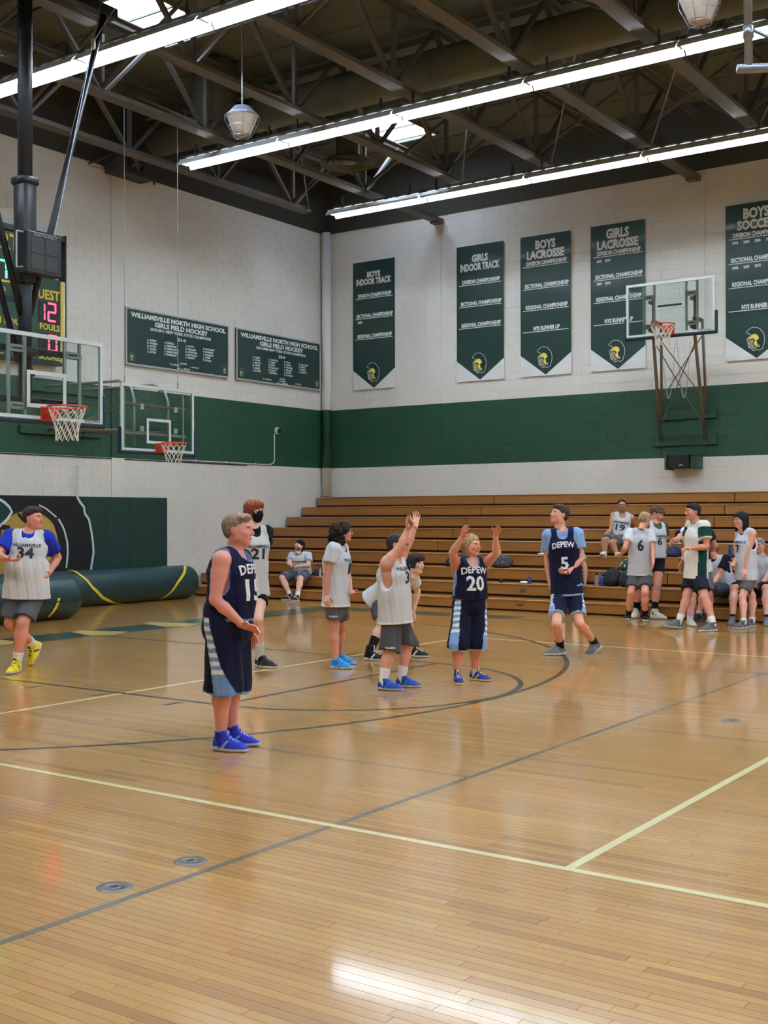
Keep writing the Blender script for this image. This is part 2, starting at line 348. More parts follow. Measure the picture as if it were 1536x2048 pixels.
# green end strip with gold lozenges
line((-13.5, -3), (-13.5, 17.7), .72, M_lg, 'end_strip'); line((-13.5, 17.5), (-9.5, 17.5), .55, M_lg, 'end_strip')
for pts in ([(141, 1264), (158, 1260.5), (258, 1263), (232, 1269), (184, 1271.5)], [(285, 1247.7), (299, 1243.8), (400, 1247), (375, 1252.7), (332, 1253.5)], [(-70, 1287), (0, 1279), (27, 1282.5), (25, 1288), (-20, 1293)]):
    mb = MB(); poly(mb, [onfloor(u, v, .0018) for u, v in pts]); mb.build('gold_lozenge', M_ly, fl)
# floor socket covers
for i, (u, v, lab) in enumerate(((228, 1774, 'round metal floor socket cover nearest the dark court line and the camera'), (380, 1722, 'round metal floor socket cover just beyond its neighbour by the dark line'), (1462, 1441, 'round metal floor socket cover alone on the boards before the bleachers'))):
    p = onfloor(u, v); t = thing('floor_cover', lab, 'floor cover', (p.x, p.y, 0), group='floor socket covers')
    MB().lathe([(.0, .0045), (.028, .0045), (.03, .003), (.034, .003), (.036, .0045), (.075, .0045), (.078, .003), (.08, .0035), (.084, .001)], 28).build('plate', mat('disc_metal', (118, 112, 110), .35, metal=.6), t, smooth=True)
    MB().lathe([(.0, .006), (.018, .006), (.02, .004)], 16).build('screw', mat('disc_dark', (60, 58, 58), .4, metal=.6), t)
# ---- walls
CHH = (B1 - B0) / 7; CZ0 = B0 - 14 * CHH; BL = .4064
def wall_blocks(wall, plane, along, a0, a1, kmin, cut=None):
    "blocks on a wall; along='x' -> wall at Y=plane, else wall at X=plane"
    items = []
    for k in range(0, 43):
        z0 = CZ0 + k * CHH; s = a0 - (BL / 2 if k % 2 else 0)
        while s < a1:
            e0, e1 = max(s, a0), min(s + BL, a1)
            if k >= kmin(e0) and e1 - e0 > .05:
                m_ = (e0 + e1) / 2; p = Vector((m_, plane, z0)) if along == 'x' else Vector((plane, m_, z0)); d = -SN * p.x + CS * p.y; r_ = CS * p.x + SN * p.y
                vis = abs(r_) < d * .3227 - .1 and z0 > 0
                items.append((e0, e1, max(z0, .0), z0 + CHH, d if vis and abs(e1 - e0 - BL) < 1e-6 and z0 > 0 else 1e3 + d))
            s += BL
    items.sort(key=lambda t: t[4])
    def geo(e0, e1, z0, z1):
        g = .0011; c_ = .0022; q = [(e0 + g, z0 + g), (e1 - g, z0 + g), (e1 - g, z1 - g), (e0 + g, z1 - g)]
        qi = [(e0 + g + c_, z0 + g + c_), (e1 - g - c_, z0 + g + c_), (e1 - g - c_, z1 - g - c_), (e0 + g + c_, z1 - g - c_)]
        def P(a, z, dpt): return (a, plane + dpt * .5, z) if along == 'x' else (plane - dpt * .5, a, z)
        f = [(4, 5, 6, 7), (0, 1, 5, 4), (1, 2, 6, 5), (2, 3, 7, 6), (3, 0, 4, 7)]
        if along != 'x': f = [t[::-1] for t in f]
        return [P(a, z, .006) for a, z in q] + [P(a, z, 0) for a, z in qi], f
    base = None
    for e0, e1, z0, z1, _ in items[:300]:
        if base is None:
            vs, f = geo(0, BL, 0, CHH); vs = [(x - (0 if along == 'x' else plane), y - (plane if along == 'x' else 0), z) for x, y, z in vs]
            base = bpy.data.meshes.new('block'); base.from_pydata(vs, [], f); base.materials.append(M_block)
        o = bpy.data.objects.new('block', base); COL.objects.link(o); o.parent = wall
        o.location = (e0, plane, z0) if along == 'x' else (plane, e0, z0)
    mb = MB()
    for e0, e1, z0, z1, _ in items[300:]: mb.add(*geo(e0, e1, z0, z1))
    mb.build('blocks', M_block, wall, kind='stuff')
wb = MB().box(WX - .3, X1, WY + .0045, WY + .3, 0, CEIL + .4).build('wall_back', M_block, kind='structure')
wl = MB().box(WX - .3, WX - .0045, Y0 - .3, WY + .3, 0, CEIL + .4).build('wall_left', M_block, kind='structure')
MB().box(X1, X1 + .3, Y0 - .3, WY + .3, 0, CEIL + .4).build('wall_right', M_block, kind='structure')
MB().box(WX - .3, X1 + .3, Y0 - .3, Y0, 0, CEIL + .4).build('wall_front', M_block, kind='structure')
wall_blocks(wb, WY, 'x', WX, -4.2, lambda a: 10)
wall_blocks(wl, WX, 'y', 13.0, WY, lambda a: 10 if a < 18.0 else 1)
# dark painted top of the walls
MB().box(WX, X1, WY - .03, WY + .0045, BEAM, CEIL).build('trim_1', M_dark, kind='structure')
MB().box(WX - .0045, WX + .03, Y0, WY - .03, BEAM, CEIL).build('trim_2', M_dark, kind='structure')
MB().box(X1 - .03, X1, Y0, WY - .03, BEAM, CEIL).build('trim_3', M_dark, kind='structure')
MB().box(WX + .03, X1 - .03, Y0, Y0 + .03, BEAM, CEIL).build('trim_4', M_dark, kind='structure')
# shallow pilasters (same paint)
for i, (a, b_, z1_) in enumerate(((-15.42, -15.02, 8.72), (-9.02, -8.60, 8.72))):
    MB().bbox(a, b_, WY - .022, WY, 2.15, z1_, .004).build('pilaster', M_block, wb)
MB().bbox(WX, WX + .022, 16.75, 17.1, 2.1, BEAM, .004).build('pilaster', M_block, wl)
# corner pipe
MB().tube([(0, 0, 2.2), (0, 0, BEAM)], .115, 20).build('corner_pipe', M_block, None, smooth=True, label='thick painted vertical pipe in the corner of the two walls', cat='pipe', loc=(WX + .17, WY - .17, 0))
# black rule under the green band on the left wall
MB().box(WX, WX + .012, 13.0, 20.9, B0 - .03, B0 - .008).build('trim_5', M_black, kind='structure')
# ---- ceiling deck with skylight openings
SKY = [(-15.95, -14.2, 21.2, 22.4), (-15.62, -14.2, 13.45, 14.7), (-15.62, -14.2, 5.7, 6.95), (-3.1, -1.7, 5.7, 6.95), (6, 7.4, 13.45, 14.7), (6, 7.4, 5.7, 6.95), (2.0, 3.4, 21.2, 22.4)]
xs = sorted({WX - .3, X1 + .3} | {a for s_ in SKY for a in s_[:2]}); ys = sorted({Y0 - .3, WY + .3} | {a for s_ in SKY for a in s_[2:]})
mb = MB()
for i in range(len(xs) - 1):
    for j in range(len(ys) - 1):
        cx, cy = (xs[i] + xs[i + 1]) / 2, (ys[j] + ys[j + 1]) / 2
        if any(s_[0] < cx < s_[1] and s_[2] < cy < s_[3] for s_ in SKY): continue
        mb.box(xs[i], xs[i + 1], ys[j], ys[j + 1], CEIL, CEIL + .35)
ce = mb.build('ceiling', M_deck, kind='structure')
mb = MB(); y = Y0 + 1.2
while y < WY:
    mb.box(WX, X1, y - .02, y + .02, CEIL - .035, CEIL); y += 1.22
mb.build('deck_ribs', M_deck, ce, kind='stuff')
M_sky = mat('skylight_glow', (235, 244, 255), .4, noise=0, emit=(205, 226, 255), es=SKYL)
for i, s_ in enumerate(SKY):
    wn = MB().box(s_[0], s_[1], s_[2], s_[3], CEIL + .02, CEIL + .05).build('window_%d' % (i + 1), M_sky, kind='structure')
    mb = MB(); x0, x1_, y0, y1_ = s_; b_ = .05
    mb.box(x0 - b_, x1_ + b_, y0 - b_, y0, CEIL - .06, CEIL + .3); mb.box(x0 - b_, x1_ + b_, y1_, y1_ + b_, CEIL - .06, CEIL + .3); mb.box(x0 - b_, x0, y0, y1_, CEIL - .06, CEIL + .3); mb.box(x1_, x1_ + b_, y0, y1_, CEIL - .06, CEIL + .3)
    mb.build('window_frame', M_deck, wn)
# ---- roof trusses (run along Y)
CZ = 8.68; TZ = 9.98
TX = [-17.05, -15.05, -12.97, -10.9, -8.8, -6.75, -4.67, -2.6, -.5, 1.6, 3.7, 5.8, 7.9, 10.0, 12.1]
NY = [20.85 - 2.47 * k for k in range(11)]
ends = {-15.05: WY - .03, -8.8: WY - .03}
places = ['closest to the wall with the honor boards', 'bearing on the wall above the boys indoor track banner', 'passing behind the caged pendant lamp', 'passing over the round ceiling diffuser', 'bearing on the wall above the side basket', 'crossing above the girls lacrosse banner', 'crossing over the boys soccer banner', 'just outside the right edge of the view']
VS = None
for i, x in enumerate(TX):
    lab = 'brown painted steel roof truss ' + (places[i] if i < len(places) else 'beyond the right edge of the view, %s from it' % ('second', 'third', 'fourth', 'fifth', 'sixth', 'seventh', 'eighth')[i - 8])
    t = thing('roof_truss', lab, 'roof truss', (x, 0, 0), group='steel roof trusses')
    mb = MB(); ye = ends.get(x, 21.35)
    mb.box(-.125, .125, Y0, ye, CZ - .03, CZ - .012); mb.box(-.125, -.11, Y0, ye, CZ - .012, CZ + .04); mb.box(.11, .125, Y0, ye, CZ - .012, CZ + .04); mb.box(-.012, .012, Y0, ye, CZ - .012, CZ + .1); mb.build('bottom_chord', M_steel, t)
    mb = MB(); mb.box(-.09, .09, Y0, WY - .03, TZ + .04, TZ + .06); mb.box(-.012, .012, Y0, WY - .03, TZ - .05, TZ + .04); mb.build('top_chord', M_steel, t)
    for k, y in enumerate(NY):
        if VS is None:
            VS = MB().box(-.035, .035, -.03, .03, CZ, TZ).build('vertical_strut', M_steel, t); VS.location = (0, y, 0)
            DS = []
            for s_ in (-1, 1): DS.append(MB().bar((0, s_ * .06, CZ + .05), (0, s_ * 1.235, TZ), .09, .05).build('diagonal_strut', M_steel, t)); DS[-1].location = (0, y, 0)
        else:
            for q_ in [VS] + DS: c_ = q_.copy(); COL.objects.link(c_); c_.parent = t; c_.location = (0, y, 0)
    if x in ends: MB().box(-.125, .125, WY - .25, WY - .03, CZ - .08, CZ - .03).build('bearing_plate', M_steel, t)
# cross bracing between trusses, in the last bay before the back wall
for i in range(0, 8):
    a, b_ = TX[i], TX[i + 1]; t = thing('cross_brace', 'thin steel rod brace between ' + places[i].replace('closest', 'trusses closest').replace('bearing', 'trusses bearing').replace('passing', 'trusses passing').replace('crossing', 'trusses crossing').replace('just', 'trusses just'), 'brace', group='rod braces between the trusses')
    if i != 1: MB().tube([(a + .1, 21.3, CZ + .02), (b_ - .1, 18.6, TZ - .1)], .016, 6).build('rod', M_gal, t); MB().tube([(b_ - .1, 21.3, CZ + .02), (a + .1, 18.6, TZ - .1)], .016, 6).build('rod', M_steel, t)
    MB().bar((a, 20.85, CZ + .12), (b_, 20.85, TZ - .1), .06, .06).build('bridging', M_steel, t); MB().bar((a, 15.91, TZ - .15), (b_, 15.91, CZ + .12), .05, .05).build('bridging', M_steel, t)
    MB().bar((a, 13.44, CZ + .12), (b_, 13.44, TZ - .1), .05, .05).build('bridging', M_steel, t)
# purlins and conduit
for i, y in enumerate((20.0, 17.7, 14.9, 12.4, 10.0)):
    MB().bar((WX, y, TZ + .14), (X1, y, TZ + .14), .12, .12).build('ceiling_purlin', M_deck, ce)
cd = thing('ceiling_conduit', 'thin pale conduit pipe running across above the trusses', 'conduit'); MB().tube([(-14.2, 14.0, 9.42), (3, 14.0, 9.42)], .018, 8).build('pipe', M_gal, cd)
# round duct, diffuser
dk = thing('round_duct', 'long round olive air duct running through the roof trusses', 'duct', (0, 17.35, 9.42))
M_duct = mat('duct_paint', (98, 98, 78), .7, noise=.08, scale=1.5)
MB().tube([(x, 0, 0) for x in (-17.8, -14, -10, -6, 0, 6, 12)], .33, 28).build('duct_tube', M_duct, dk, smooth=True)
for x in range(-17, 12, 2): MB().tube([(x, 0, 0), (x + .03, 0, 0)], .337, 28).build('duct_band', M_duct, dk)
p = onZ(697, 325, 8.9); df = thing('air_diffuser', 'round stepped air diffuser hanging on a short duct between trusses', 'diffuser', (p.x, p.y, 8.86))
for r0, r1, z0, z1 in ((.56, .45, 0, .1), (.41, .32, .02, .1), (.28, .2, .03, .1), (.16, 0, .035, .06)):
    MB().lathe([(r0, z0), (r0 + .006, z0 + .012), (r1, z1)] if r1 else [(0, z0), (r0, z0), (r0, z1), (0, z1)], 36).build('ring', M_duct, df, smooth=True)
MB().lathe([(.44, .09), (.24, .16), (.24, 1.3)], 32).build('neck', M_duct, df, smooth=True)
p = onZ(430, 220, 9.3); MB().lathe([(0, .02), (.38, 0), (.42, .03), (.42, 1.2)], 36).build('duct_drop', mat('duct_dark', (70, 70, 56), .7), None, smooth=True, label='dark round duct drop above the caged pendant lamp', cat='duct', loc=(p.x, p.y, 8.95))
# ---- fluorescent light rows
M_enam = mat('white_enamel', (238, 238, 230), .35, noise=.01); M_tube = mat('lamp_tube', (255, 255, 250), .4, noise=0, emit=(222, 238, 255), es=TUBE)
def light(name, lab, x, y, z, group):
    t = thing(name, lab, 'ceiling light', (x, y, z), group=group); L = 2.43
    mb = MB()   # reflector: open trough with slots along the ridge
    prof = [(-.19, -.06), (-.15, .0), (-.075, .075), (-.045, .085)]
    for s_ in (-1, 1):
        q = [(s_ * a, b_) for a, b_ in prof]; vs = []
        for xx in (0, L): vs += [(xx, a, b_) for a, b_ in q] + [(xx, a, b_ + .004) for a, b_ in q]
        n_ = 4; fs = []
        for k in range(3): fs += [(k, k + 1, k + 9, k + 8), (k + 4, k + 12, k + 13, k + 5)]
        fs += [(0, 8, 12, 4), (3, 7, 15, 11)]; mb.add(vs, fs)
    for k in range(9): mb.box(.02 + k * .29, .02 + k * .29 + .09, -.046, .046, .084, .09)
    mb.build('reflector', M_enam, t)
    mb = MB(); mb.box(0, L, -.035, .035, .1, .15); 
    for xx in (.3, 2.1): mb.box(xx, xx + .03, -.02, .02, .09, .34)
    mb.build('ballast_channel', M_dark, t)
    mb = MB()
    for xx in (0.0, L - .02, L / 2): mb.box(xx, xx + .012, -.1, .1, -.005, .08)
    mb.build('lamp_holder', M_enam, t)
    for s_ in (-.07, .07): MB().tube([(.03, s_, .04), (L - .05, s_, .04)], .019, 8).build('tube', M_tube, t, smooth=True)
    return t
rows = [(20.87, 'row nearest the back wall'), (16.3, 'middle row'), (11.72, 'row crossing behind the black mast'), (7.1, 'row over the near court'), (2.5, 'row above the camera')]
first = None
for y, rn in rows:
    for k in range(12):
        x = -16.0 + 2.45 * k; lab = 'open white fluorescent strip light, %s of the %s' % (('end fixture', 'second fixture', 'third fixture', 'fourth fixture', 'fifth fixture', 'sixth fixture')[k] if k < 6 else ('seventh', 'eighth', 'ninth', 'tenth', 'eleventh', 'twelfth')[k - 6] + ' fixture', rn)
        if first is None: first = light('strip_light', lab, x, y, 8.36, 'fluorescent strip lights, ' + rn)
        else: dup(first, (x, y, 8.36), label=lab, group='fluorescent strip lights, ' + rn)
# ================================================================ bleachers
M_bw = mat('bleacher_oak', (152, 102, 44), .42, noise=.14, scale=1.0, coat=.25, stretch=(1.2, 9, 40))
M_bn = mat('bleacher_nose', (178, 122, 64), .4, noise=.05, coat=.3)
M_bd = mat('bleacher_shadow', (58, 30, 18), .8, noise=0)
BY0, BDY, BZ0, BDZ = 18.72, .5935, .205, .2455
def bz(k): return BZ0 + BDZ * k       # top of tier k (0 = front)
def by(k): return BY0 + BDY * k
secs = [(-18.44, -13.37), (-13.36, -7.86), (-7.85, -2.35), (-2.34, 3.1)]
for i, (a, b_) in enumerate(secs):
    t = thing('bleacher_section', ('folded out wooden bleacher section nearest the corner pipe', 'wooden bleacher section in the middle, behind the raised arms of the player', 'wooden bleacher section on which the resting players and coach stand and sit', 'wooden bleacher section farthest along the back wall')[i], 'bleachers', (a, BY0, 0), group='telescopic wooden bleachers')
    W_ = b_ - a
    for k in range(9):
        y = BDY * k; z = bz(k)
        MB().bbox(0, W_ - .006, y, y + .02, z - .204 if k else .03, z - .022, .003).build('riser_board', M_bw, t)
        MB().bbox(0, W_ - .006, y - .012, y + .2, z - .02, z, .006).build('seat_board', M_bn, t)
        MB().bbox(0, W_ - .006, y + .205, y + (.6 if k < 8 else .38), z - .022, z - .004, .004).build('foot_board', M_bw, t)
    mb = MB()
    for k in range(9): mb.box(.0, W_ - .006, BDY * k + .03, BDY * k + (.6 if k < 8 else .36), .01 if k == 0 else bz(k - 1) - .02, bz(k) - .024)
    mb.build('gap_shade_fill', M_bd, t)  # solid fill behind the boards, its dark brown standing in for gap shade
for u, v, k in ((1045, 1181, 1), (1040, 1208, 0)):
    p = onY(u, v, by(k) - .0); t_ = [o for o in bpy.data.objects if o.name == 'bleacher_section.001'][0]
    mb = MB(); x = p.x - secs[1][0]; y = BDY * k; mb.bbox(x - .06, x + .06, y - .012, y + .002, p.z - .03, p.z + .03, .006); mb.bbox(x - .02, x + .03, y - .03, y - .01, p.z - .012, p.z + .012, .005); mb.build('latch_plate', mat('latch_metal', (120, 110, 92), .4, metal=.5), t_)
# ================================================================ wall pads with mural, rolled mats
M_pad = mat('pad_green', (24, 58, 54), .42, noise=.05, scale=4)
pd = thing('wall_padding', 'row of dark green wall pads with a huge black and gold spartan helmet painted on', 'wall padding', (0, 0, 0))
ed = [18.29, 17.87, 17.23, 16.59, 15.95, 15.31, 14.67, 14.03, 13.39, 12.75, 12.11, 11.47, 10.83]
for a, b_ in zip(ed[1:], ed[:-1]): MB().bbox(-18.497, -18.44, a + .003, b_ - .003, .08, 2.1, .012).build('pad', M_pad, pd)
PX = -18.437
def wp(pts, x=PX): return [onX(u, v, x) for u, v in pts]
Xn = Vector((1, 0, 0))
edge = [(152, 992.5), (158, 1004), (166, 1014), (167.6, 1027), (176, 1039), (179, 1054.5), (182, 1070), (184, 1087.5), (185, 1106), (182, 1125), (180.5, 1133), (179, 1190)]
mb = MB(); poly(mb, wp(edge + [(-140, 1190), (-140, 988)])); mb.build('mural_crest', mat('mural_black', (16, 20, 24), .5, noise=.03), pd)
for pts, off, wd in (([(u + 2, v) for u, v in edge], .002, .05), ([(78, 1010), (92, 1017), (103, 1026), (113, 1034.5)], .004, .03), ([(117, 1038), (124, 1050), (129, 1061.7), (134.7, 1084.6), (135.4, 1107.5), (132.5, 1136)], .004, .04), ([(-20, 1000), (0, 999), (9, 1004.5), (18.6, 1014), (24, 1024), (14.3, 1039), (0, 1052), (-20, 1066)], .004, .05)):
    mb = MB(); ribbon(mb, wp(pts, PX + off), wd, Xn); mb.build('mural_outline', mat('mural_white', (206, 222, 226), .5, noise=.02), pd)
mb = MB(); poly(mb, wp([(-60, 1000), (0, 1000), (8, 1005), (17, 1014), (22, 1024), (13, 1038), (0, 1050), (-60, 1070)], PX + .002)); mb.build('mural_gap', M_pad, pd)
mb = MB(); poly(mb, wp([(-60, 1120), (0, 1077), (3, 1059), (6, 1051), (17, 1037), (28.7, 1028), (47, 1021.6), (69, 1020), (89, 1031.6), (100, 1040), (107.5, 1050), (113, 1067), (117, 1084.6), (114.6, 1113), (109, 1130), (100, 1180), (-60, 1180)], PX + .003)); mb.build('mural_helmet', mat('mural_gold', (178, 146, 62), .5, noise=.04), pd)
mb = MB(); ribbon(mb, wp([(36, 1027), (47, 1041)], PX + .005), .06, Xn); ribbon(mb, wp([(3, 1054), (20, 1056)], PX + .005), .09, Xn); mb.build('mural_lines', mat('mural_black', (0, 0, 0)), pd)
M_mat = mat('mat_vinyl', (26, 58, 62), .38, noise=.05, scale=3); M_mat2 = mat('mat_foam', (28, 36, 34), .6, noise=.1, scale=20)
M_yel = mat('mat_yellow', (226, 200, 52), .45, noise=.03)
def mat_roll(label, cx, y0, y1, r, strips, seam):
    t = thing('rolled_mat', label, 'rolled mat', (cx, y0, 0), group='rolled wrestling mats'); mb = MB(); n = 40; vs = []; fs = []
    for j, (yy, f) in enumerate(((0, .72), (.06, .94), (.16, 1), (y1 - y0 - .16, 1), (y1 - y0 - .06, .94), (y1 - y0, .72))):
        for k in range(n):
            a = 2 * math.pi * k / n; e = 1.0 - .035 * math.sin(a) ** 2
            vs.append((r * f * math.cos(a), yy, r * .965 + r * f * e * math.sin(a) if math.sin(a) > -.94 else .004 + r * (1 - f)))
    for j in range(5):
        for k in range(n): fs.append((j * n + k, (j + 1) * n + k, (j + 1) * n + (k + 1) % n, j * n + (k + 1) % n))
    fs += [tuple(range(n)), tuple(5 * n + k for k in range(n))[::-1]]; mb.add(vs, fs); mb.build('mat_body', M_mat, t, smooth=True)
    a = math.radians(seam); q = (r + .004)
    MB().bar((q * math.cos(a), .12, r * .965 + q * math.sin(a)), (q * math.cos(a), y1 - y0 - .12, r * .965 + q * math.sin(a)), .03, .02).build('mat_edge', M_mat2, t)
    mb = MB(); vs = [(1.0 * r * (.1 + .075 * k / 6.283) * math.cos(k), -.01, r * .965 + r * (.1 + .075 * k / 6.283) * math.sin(k)) for k in np.arange(0, 50, .35)]
    mb.tube(vs, .012, 5); mb.build('mat_spiral', M_mat2, t)
    for s_ in strips:
        P = []
        for (u, v) in s_:
            o = Vector((0, 0, CAMH)); dr = (uvd(u, v, 10.0) - o).normalized(); R_ = r + .004; cz = r * .965
            ox, oz = o.x - cx, o.z - cz; A_ = dr.x ** 2 + dr.z ** 2; B_ = 2 * (ox * dr.x + oz * dr.z); C_ = ox * ox + oz * oz - R_ * R_; D_ = B_ * B_ - 4 * A_ * C_
            tt = (-B_ - math.sqrt(max(D_, 0))) / (2 * A_); P.append(o + dr * tt - Vector((cx, y0, 0)))
        Q_ = []
        for i_ in range(len(P) - 1):
            for k in range(5): Q_.append(P[i_].lerp(P[i_ + 1], k / 5))
        Q_.append(P[-1]); L_ = []
        for i_, p in enumerate(Q_):
            a_ = Q_[max(0, i_ - 1)]; b2 = Q_[min(len(Q_) - 1, i_ + 1)]; tn = (b2 - a_).normalized(); nn = Vector((p.x, 0, p.z - r * .965)).normalized(); q_ = nn.cross(tn).normalized() * .028
            pp = Vector((0, p.y, r * .965)) + nn * (r + .006); L_ += [pp - q_, pp + q_]
        MB().add(L_, [(2 * k, 2 * k + 1, 2 * k + 3, 2 * k + 2) for k in range(len(Q_) - 1)]).build('mat_line', M_yel, t)
    return t
mat_roll('long dark green rolled mat with a yellow curve lying against the wall pads', -17.62, 12.0, 18.1, .355, [[(135, 1137), (160, 1150), (185, 1175), (205, 1195), (230, 1206), (265, 1209), (300, 1205), (335, 1190), (355, 1165), (368, 1146), (370, 1131)]], 200)
mat_roll('shorter dark green rolled mat in front of the long one, ending behind the running player', -15.85, 8.2, 13.45, .385, [[(118, 1196), (113, 1212), (104, 1226), (96, 1234)]], -8)
# ================================================================ basketball backboards
def glass_mat():
    m = bpy.data.materials.new('board_glass'); m.use_nodes = True; n = m.node_tree.nodes; l = m.node_tree.links
    for x in list(n): n.remove(x)
    o = n.new('ShaderNodeOutputMaterial'); t = n.new('ShaderNodeBsdfTransparent'); t.inputs['Color'].default_value = (.93, .97, .955, 1)
    g = n.new('ShaderNodeBsdfGlossy'); g.inputs['Roughness'].default_value = .02; f = n.new('ShaderNodeFresnel'); f.inputs['IOR'].default_value = 1.22
    mx = n.new('ShaderNodeMixShader'); l.new(f.outputs[0], mx.inputs[0]); l.new(t.outputs[0], mx.inputs[1]); l.new(g.outputs[0], mx.inputs[2]); l.new(mx.outputs[0], o.inputs[0]); return m
M_glass = glass_mat(); M_bf = mat('board_frame_white', (206, 214, 214), .4, noise=.02); M_bp = mat('board_padding', (16, 40, 52), .55, noise=.04)
M_or = mat('rim_orange', (206, 62, 34), .4, noise=.04); M_net = mat('net_cord', (226, 222, 208), .8, noise=.04); M_grey = mat('grey_steel', (168, 172, 168), .45, metal=.4, noise=.06)
M_brn = mat('brown_steel', (132, 116, 100), .5, metal=.3, noise=.08)
def backboard(t, W_, H_, sq=True, pad=.42, seed=1):
    hw = W_ / 2
    MB().box(-hw + .02, hw - .02, .0, .012, .02, H_ - .02).build('glass', M_glass, t)
    mb = MB()
    for a in ((-hw, hw, 0, .05), (-hw, hw, H_ - .05, H_)): mb.box(a[0], a[1], -.004, .035, a[2], a[3])
    for a in ((-hw, -hw + .05), (hw - .05, hw)): mb.box(a[0], a[1], -.004, .035, .05, H_ - .05)
    mb.build('board_frame', M_bf, t)
    if sq:
        mb = MB(); z0, z1, s_ = .15, .15 + .457, .305; w_ = .05
        mb.box(-s_, s_, -.006, -.001, z0, z0 + w_); mb.box(-s_, s_, -.006, -.001, z1 - w_, z1); mb.box(-s_, -s_ + w_, -.006, -.001, z0 + w_, z1 - w_); mb.box(s_ - w_, s_, -.006, -.001, z0 + w_, z1 - w_); mb.build('target_square', M_bf, t)
    mb = MB(); mb.bbox(-hw - .035, hw + .035, -.02, .06, -.055, .012, .02)
    for s_ in (-1, 1): mb.bbox(min(s_ * (hw - .01), s_ * (hw + .045)), max(s_ * (hw - .01), s_ * (hw + .045)), -.02, .06, -.055, pad, .02)
    mb.build('edge_padding', M_bp, t)
    # rim
    c = Vector((0, -.38, .15)); mb = MB(); mb.tube([c + Vector((.232 * math.cos(a), .232 * math.sin(a), 0)) for a in np.linspace(0, 2 * math.pi, 33)[:-1]], .0105, 8, close=True)
    for k in range(12):
        a = 2 * math.pi * k / 12; q = Vector((math.cos(a), math.sin(a), 0)); mb.tube([c + q * .232 - UP * .008, c + q * .226 - UP * .024, c + q * .238 - UP * .008], .0035, 5)
    for s_ in (-1, 1): mb.tube([(s_ * .07, -.02, .06), (s_ * .13, -.19, .10), (s_ * .15, -.22, .14)], .009, 6)
    mb.build('rim', M_or, t, smooth=True)
    MB().bbox(-.075, .075, -.165, -.005, .02, .155, .008).bbox(-.1, .1, -.02, -.004, -.02, .17, .004).build('rim_bracket', M_or, t)
    # net: crossing cords
    mb = MB(); R2 = random.Random(seed); lv = [(.226, 0), (.205, -.07), (.172, -.15), (.146, -.23), (.135, -.31), (.138, -.40)]
    for k in range(12):
        for s_ in (-1, 1):
            pts = []
            for j, (r, z) in enumerate(lv):
                a = 2 * math.pi * (k + s_ * .5 * j) / 12; pts.append(c + Vector((r * math.cos(a), r * math.sin(a), z - .015 + (R2.random() - .5) * .012)))
            mb.tube(pts, .0048, 5)
    mb.build('net', M_net, t)
def rails(t, xs_, H_, zz, m=None):
    mb = MB()
    for x in xs_: mb.box(x - .02, x + .02, .02, .05, .02, H_ - .03)
    mb.build('rear_rail', m or M_grey, t)
    for s_ in (-1, 1):
        for z in zz:
            a, b_ = sorted((s_ * abs(xs_[0]), s_ * abs(xs_[1]))); mb = MB(); mb.bbox(a, b_, .02, .06, z - .045, z + .045, .005); mb.build('rear_bracket', m or M_grey, t)
            MB().box(a + .05, b_ - .05, .012, .02, z - .008, z + .008).build('bracket_slot', M_black, t)
# --- main basket hung from the roof
t = thing('ceiling_hung_basket', 'glass basketball backboard hung from the roof on a thick black mast', 'basketball hoop', (XB, YC - .03, 2.9), math.radians(90)); backboard(t, 1.83, 1.07, pad=.40, seed=2); rails(t, (-.55, -.31, .31, .55), 1.07, (.16, .86))
mx = MB(); mx.tube([(0, .41, .2), (0, .41, 2.55)], .085, 18); mx.build('lower_mast', M_black, t, smooth=True)
MB().tube([(0, .41, 2.5), (0, .41, 6.0)], .092, 20).bbox(-.105, .105, .30, .52, 1.75, 3.05, .02).bbox(-.13, .13, .28, .54, 3.0, 3.1, .02).build('upper_mast', M_black, t, smooth=True)
for s_ in (-1, 1): MB().tube([(s_ * .06, .41, 1.35), (s_ * .42, .41, 2.55), (s_ * 1.3, .41, 5.6)], .042, 12).build('side_brace', M_black, t, smooth=True)
MB().tube([(-.1, .41, .75), (-.1, 2.2, 5.5)], .04, 10).tube([(.12, .41, .6), (.12, 1.2, 1.9)], .03, 8).build('rear_brace', M_black, t, smooth=True)
MB().bbox(-.62, .62, .06, .12, .2, .28, .01).bbox(-.62, .62, .06, .12, .82, .9, .01).bbox(-.06, .06, .06, .40, .22, .27, .01).bbox(-.06, .06, .06, .40, .82, .88, .01).build('board_carrier', M_black, t)
MB().bbox(-1.5, 1.5, .33, .49, 5.6, 5.74, .01).build('pivot_beam', M_black, t)
MB().tube([(1.15, .2, 6.0), (.98, .25, 5.1), (.35, .3, 2.3), (.25, .3, 2.2)], .005, 5).build('hoist_cable', M_gal, t)
MB().tube([(.98, .25, 5.1), (1.5, .3, 5.85)], .005, 5).bbox(.95, 1.01, .22, .28, 5.0, 5.14, .02).build('pulley', mat('pulley_white', (190, 190, 184), .4), t)
mb = MB(); put_text(mb, 'SPALDING', (.60, -.0065, .02), (1, 0, 0), (0, 0, 1), .26, .03, .02); mb.build('lettering', M_black, t)
